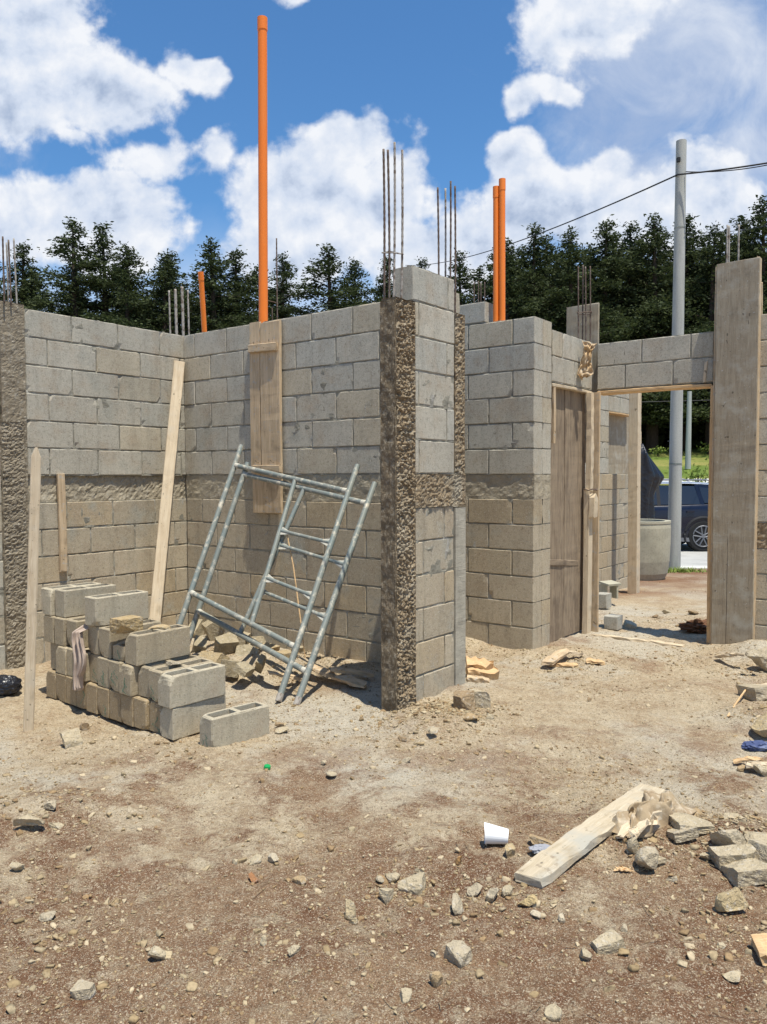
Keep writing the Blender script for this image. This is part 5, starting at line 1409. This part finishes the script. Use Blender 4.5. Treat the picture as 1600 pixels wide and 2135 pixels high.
# ------------------------------------------------------------------ trees
def tree_meshes(seed, H=15.0, rad=3.4, crown_from=.12, nb=60, leaf=.16, per=150, droop=.0):
    r = np.random.default_rng(seed); tk = MB(); cf = []
    tk.path([(0, 0, -1), (.05, 0, H * .3), (0, .08, H * .6), (0, 0, H * .97)], [.30, .22, .13, .03], 8)
    quads = []
    for i in range(nb):
        t = crown_from + (1 - crown_from) * (i + r.random()) / nb; z = H * t
        env = (1 - ((t - crown_from) / (1 - crown_from)) ** .95) * .98 + .02
        ln = rad * env * r.uniform(.50, 1.10) * (1.3 if r.random() < .12 else 1); ln = max(.18, ln)
        a = r.uniform(0, 6.283); el = r.uniform(-.08, .30) + .9 * max(0, t - .80)
        d = np.array([math.cos(a) * math.cos(el), math.sin(a) * math.cos(el), math.sin(el)])
        p0 = np.array([0, 0, z]); p1 = p0 + d * ln
        if ln > .8: tk.tube(tuple(p0), tuple(p0 + d * ln * .85), .05 * env + .015, .012, n=4, cap=False)
        nc = int(per * (ln / rad) * 1.5) + 10
        s = r.random(nc) ** .62; wd = (.25 + .55 * np.sin(np.clip(s, 0, 1) * 2.6)) * (.14 + ln * .17)
        c = p0 + s[:, None] * d * ln + r.normal(size=(nc, 3)) * wd[:, None] * np.array([.9, .9, .17])
        quads.append((c, d, s))
    V = []; Fq = []; n = 0
    for c, d, s in quads:
        m_ = len(c)
        for rep in range(3):
            o_ = r.normal(size=(m_, 3)) * .12
            u = r.normal(size=(m_, 3)) + d * 1.2 + np.array([0, 0, .25]); u /= np.linalg.norm(u, axis=1, keepdims=True)
            w_ = np.cross(u, r.normal(size=(m_, 3))); w_ /= np.linalg.norm(w_, axis=1, keepdims=True)
            L_ = (leaf * r.uniform(.6, 1.6, m_))[:, None]; W_ = L_ * r.uniform(.14, .30, m_)[:, None]
            a_ = c + o_ - u * L_ * .5; P = np.stack([a_, a_ + u * L_ * .45 + w_ * W_, a_ + u * L_, a_ + u * L_ * .5 - w_ * W_], 1)
            V.append(P.reshape(-1, 3)); Fq.append(np.arange(m_ * 4).reshape(-1, 4) + n); n += m_ * 4
    V = np.concatenate(V); Fq = np.concatenate(Fq)
    me = bpy.data.meshes.new('crown'); me.vertices.add(len(V)); me.vertices.foreach_set('co', V.ravel()); me.loops.add(Fq.size); me.loops.foreach_set('vertex_index', Fq.ravel())
    me.polygons.add(len(Fq)); me.polygons.foreach_set('loop_start', np.arange(0, Fq.size, 4)); me.polygons.foreach_set('loop_total', np.full(len(Fq), 4)); me.update(); me.materials.append(M_LEAF)
    return tk, me


protos = []
for s_, kw in ((1, dict(rad=4.6, nb=74)), (2, dict(rad=5.4, nb=78)), (3, dict(rad=4.2, nb=66, crown_from=.18)), (4, dict(rad=6.0, nb=84, per=165))):
    tk, me = tree_meshes(s_, **kw); protos.append([tk, me, None])


def tree(px, ytop, Y, k, sx, label, group, ang=0.):
    t_ = at(px, ytop, Y); gzv = float(terrain(0, Y)); H = (t_.z - gzv)
    o = empty('cypress_tree', (t_.x, Y, gzv), label, 'tree', group)
    if protos[k][2] is None:
        tr = protos[k][0].build('trunk', M_BARK, o, loc=(0, 0, 0)); protos[k][2] = tr; tr.location = (0, 0, 0)
    else: tr = protos[k][2].copy(); scene.collection.objects.link(tr); tr.parent = o
    cr_ = bpy.data.objects.new('crown', protos[k][1]); scene.collection.objects.link(cr_); cr_.parent = o
    s = H / 15.0; o.scale = (sx, sx, s); o.rotation_euler = (0, 0, ang); tr.location = (0, 0, 0)
    return o


FR = [(-45, 500, 44, 1, 1.0), (48, 508, 45, 2, .9), (152, 462, 44, 1, 1.0), (214, 470, 45, 0, .95), (265, 515, 43, 3, .9), (345, 535, 43, 3, .85), (355, 530, 47, 0, .9), (441, 506, 43, 1, .95), (492, 522, 45, 2, 1.0),
      (590, 535, 45, 3, .8), (685, 518, 44, 1, 1.05), (740, 545, 46, 3, .75), (808, 535, 46, 2, .7), (880, 543, 47, 0, .7), (958, 527, 46, 2, .85), (1060, 530, 43, 3, .8), (1115, 474, 44, 0, .95), (1060, 505, 47, 1, .9), (1190, 484, 43, 1, .9),
      (1265, 460, 44, 2, 1.0), (1315, 470, 46, 0, 1.0), (1365, 455, 44, 1, .95), (1432, 452, 45, 0, 1.0), (1490, 476, 43, 3, .85), (1550, 455, 44, 2, 1.0), (1592, 420, 43, 1, 1.0), (1660, 440, 44, 0, 1.0), (1740, 430, 45, 1, 1.0)]
FL = ['tree cut off by the left edge', 'leftmost thin tree behind the left bars', 'tall pointed tree above the left wall', 'tall pointed tree right of the leftmost tall one', 'bushy tree right of the two tall pointed ones', 'broad low tree above the whitish bars', 'tree behind the whitish bars', 'tall tree behind the short orange pipe', 'tree between the short and the very tall orange pipes', 'low tree right of the very tall orange pipe', 'broad peaked tree above the shaded wall', 'round-topped tree left of the raw column', 'tree behind the raw column bars', 'small tree just over the top block of the stub', 'tree behind the second bar bundle', 'low tree left of the twin orange pipes', 'pointed tree right of the twin orange pipes', 'tree behind the twin orange pipes', 'tree left of the corner bars', 'tallest feathery tree above the doorway lintel', 'tree left of the thick pole', 'tree just left of the thick pole top band', 'tree just right of the thick pole', 'tree between the thick pole and the tall form board', 'tree above the tall form board', 'tallest tree at the right edge', 'first tree out past the right edge', 'outermost tree past the right edge']
for i, ((px, yt, Y, k, sx), l_) in enumerate(zip(FR, FL)):
    tree(px, yt, Y, k, sx * 1.34, 'dark cypress, ' + l_, 'front row of cypress trees', ang=i * 1.7)
rt = np.random.default_rng(5)
for i in range(15):
    px = 1000 + i * 55; Y = 50 + (i % 3) * 2.5
    tree(px, 545 + rt.uniform(-20, 25), Y, (1, 3)[i % 2], 1.25, 'dark tree of the second row behind the front cypresses on the right', 'second row of trees on the right', ang=i * 2.3)
for i in range(9):
    px = -40 + i * 105; Y = 51 + (i % 3) * 2.0
    tree(px, 610 + rt.uniform(-15, 15), Y, (3, 1)[i % 2], 1.1, 'dark tree of the second row behind the front cypresses on the left', 'second row of trees on the left', ang=i * 2.9)


for i in range(13):
    px = 1045 + i * 47; tree(px, 506 + rt.uniform(-14, 22) - .03 * (px - 1045), 48, (1, 2, 3, 0)[i % 4], 1.35, 'dark cypress filling the gaps between the front row and the second row on the right', 'middle row of trees on the right', ang=i * 1.3)
for i in range(7):
    px = -30 + i * 95; tree(px, 560 + rt.uniform(-12, 18), 48.5, (3, 2, 1)[i % 3], 1.2, 'dark cypress filling the gaps between the front row and the second row on the left', 'middle row of trees on the left', ang=i * 1.9)


# undergrowth: dark forest edge at the foot of the trees (reads as one mass)
def thicket():
    r = np.random.default_rng(77); cnt = 26000
    X = r.uniform(-30, 42, cnt); Y = r.uniform(46.5, 50, cnt); Z = np.interp(Y, [46, 70], [2.9, 4.0]) + r.random(cnt) ** 1.3 * 6.5
    u = r.normal(size=(cnt, 3)); u /= np.linalg.norm(u, axis=1, keepdims=True); w_ = np.cross(u, r.normal(size=(cnt, 3))); w_ /= np.linalg.norm(w_, axis=1, keepdims=True)
    s = r.uniform(.2, .55, cnt)[:, None]; c = np.stack([X, Y, Z], -1)
    P = np.stack([c - u * s, c + w_ * s * .5, c + u * s, c - w_ * s * .5], 1).reshape(-1, 3)
    mb = MB(); mb.add(P, [tuple(range(4 * i, 4 * i + 4)) for i in range(cnt)]); tag(mb.build('undergrowth', M_LEAF), 'dark tangled undergrowth under the cypress trees', 'undergrowth', kind='stuff')


thicket()


def shrub(px, py, Y, h, lab, seed):
    r = np.random.default_rng(seed); b = at(px, py, Y); b.z = float(terrain(0, Y)); o = empty('sapling', b, lab, 'sapling')
    mb = MB(); mb.path([b, b + Vector((.03, 0, h * .7))], [.035, .012], 6)
    for k in range(5): a_ = k * 1.3; mb.tube(b + Vector((0, 0, h * .35)), b + Vector((math.cos(a_) * h * .4, math.sin(a_) * h * .3, h * (.6 + .06 * k))), .015, .005, n=4)
    mb.build('stem', M_BARK, o)
    cnt = 130; c = np.array(b) + np.array([0, 0, h * .62]) + r.normal(size=(cnt, 3)) * np.array([h * .42, h * .3, h * .20])
    u = r.normal(size=(cnt, 3)); u /= np.linalg.norm(u, axis=1, keepdims=True); w_ = np.cross(u, r.normal(size=(cnt, 3))); w_ /= np.linalg.norm(w_, axis=1, keepdims=True); s = r.uniform(.05, .11, cnt)[:, None]
    P = np.stack([c - u * s, c + w_ * s * .5, c + u * s, c - w_ * s * .5], 1).reshape(-1, 3); mb = MB(); mb.add(P, [tuple(range(4 * i, 4 * i + 4)) for i in range(cnt)]); mb.build('foliage', M_LEAF2, o)


shrub(1455, 992, 26.5, .95, 'young light green sapling on the verge, left of the tall form board', 3)
shrub(1372, 940, 40, .45, 'small light green bush at the forest foot', 4)
shrub(1476, 940, 41, .5, 'small green bush by the forest foot, half behind the jamb', 6)


# weeds at the pole foot
def weeds():
    r = np.random.default_rng(8); mb = MB()
    for (px, py) in [(1395, 1192), (1412, 1190), (1425, 1192), (1450, 1198)]:
        c = at(px, py, 13.0); c.z = float(terrain(0, 13.0))
        for k in range(60):
            a_ = r.uniform(0, 6.28); l_ = r.uniform(.05, .14); q = c + Vector((r.normal(0, .08), r.normal(0, .08), 0))
            tip = q + Vector((math.cos(a_) * l_ * .7, math.sin(a_) * l_ * .7, l_ * .7)); sd_ = Vector((-math.sin(a_), math.cos(a_), 0)) * .012
            mb.add([list(q - sd_), list(q + sd_), list(tip)], [(0, 1, 2)])
    tag(mb.build('weeds', M_LEAF2), 'low green weeds at the foot of the thick pole', 'weeds', kind='stuff')


weeds()
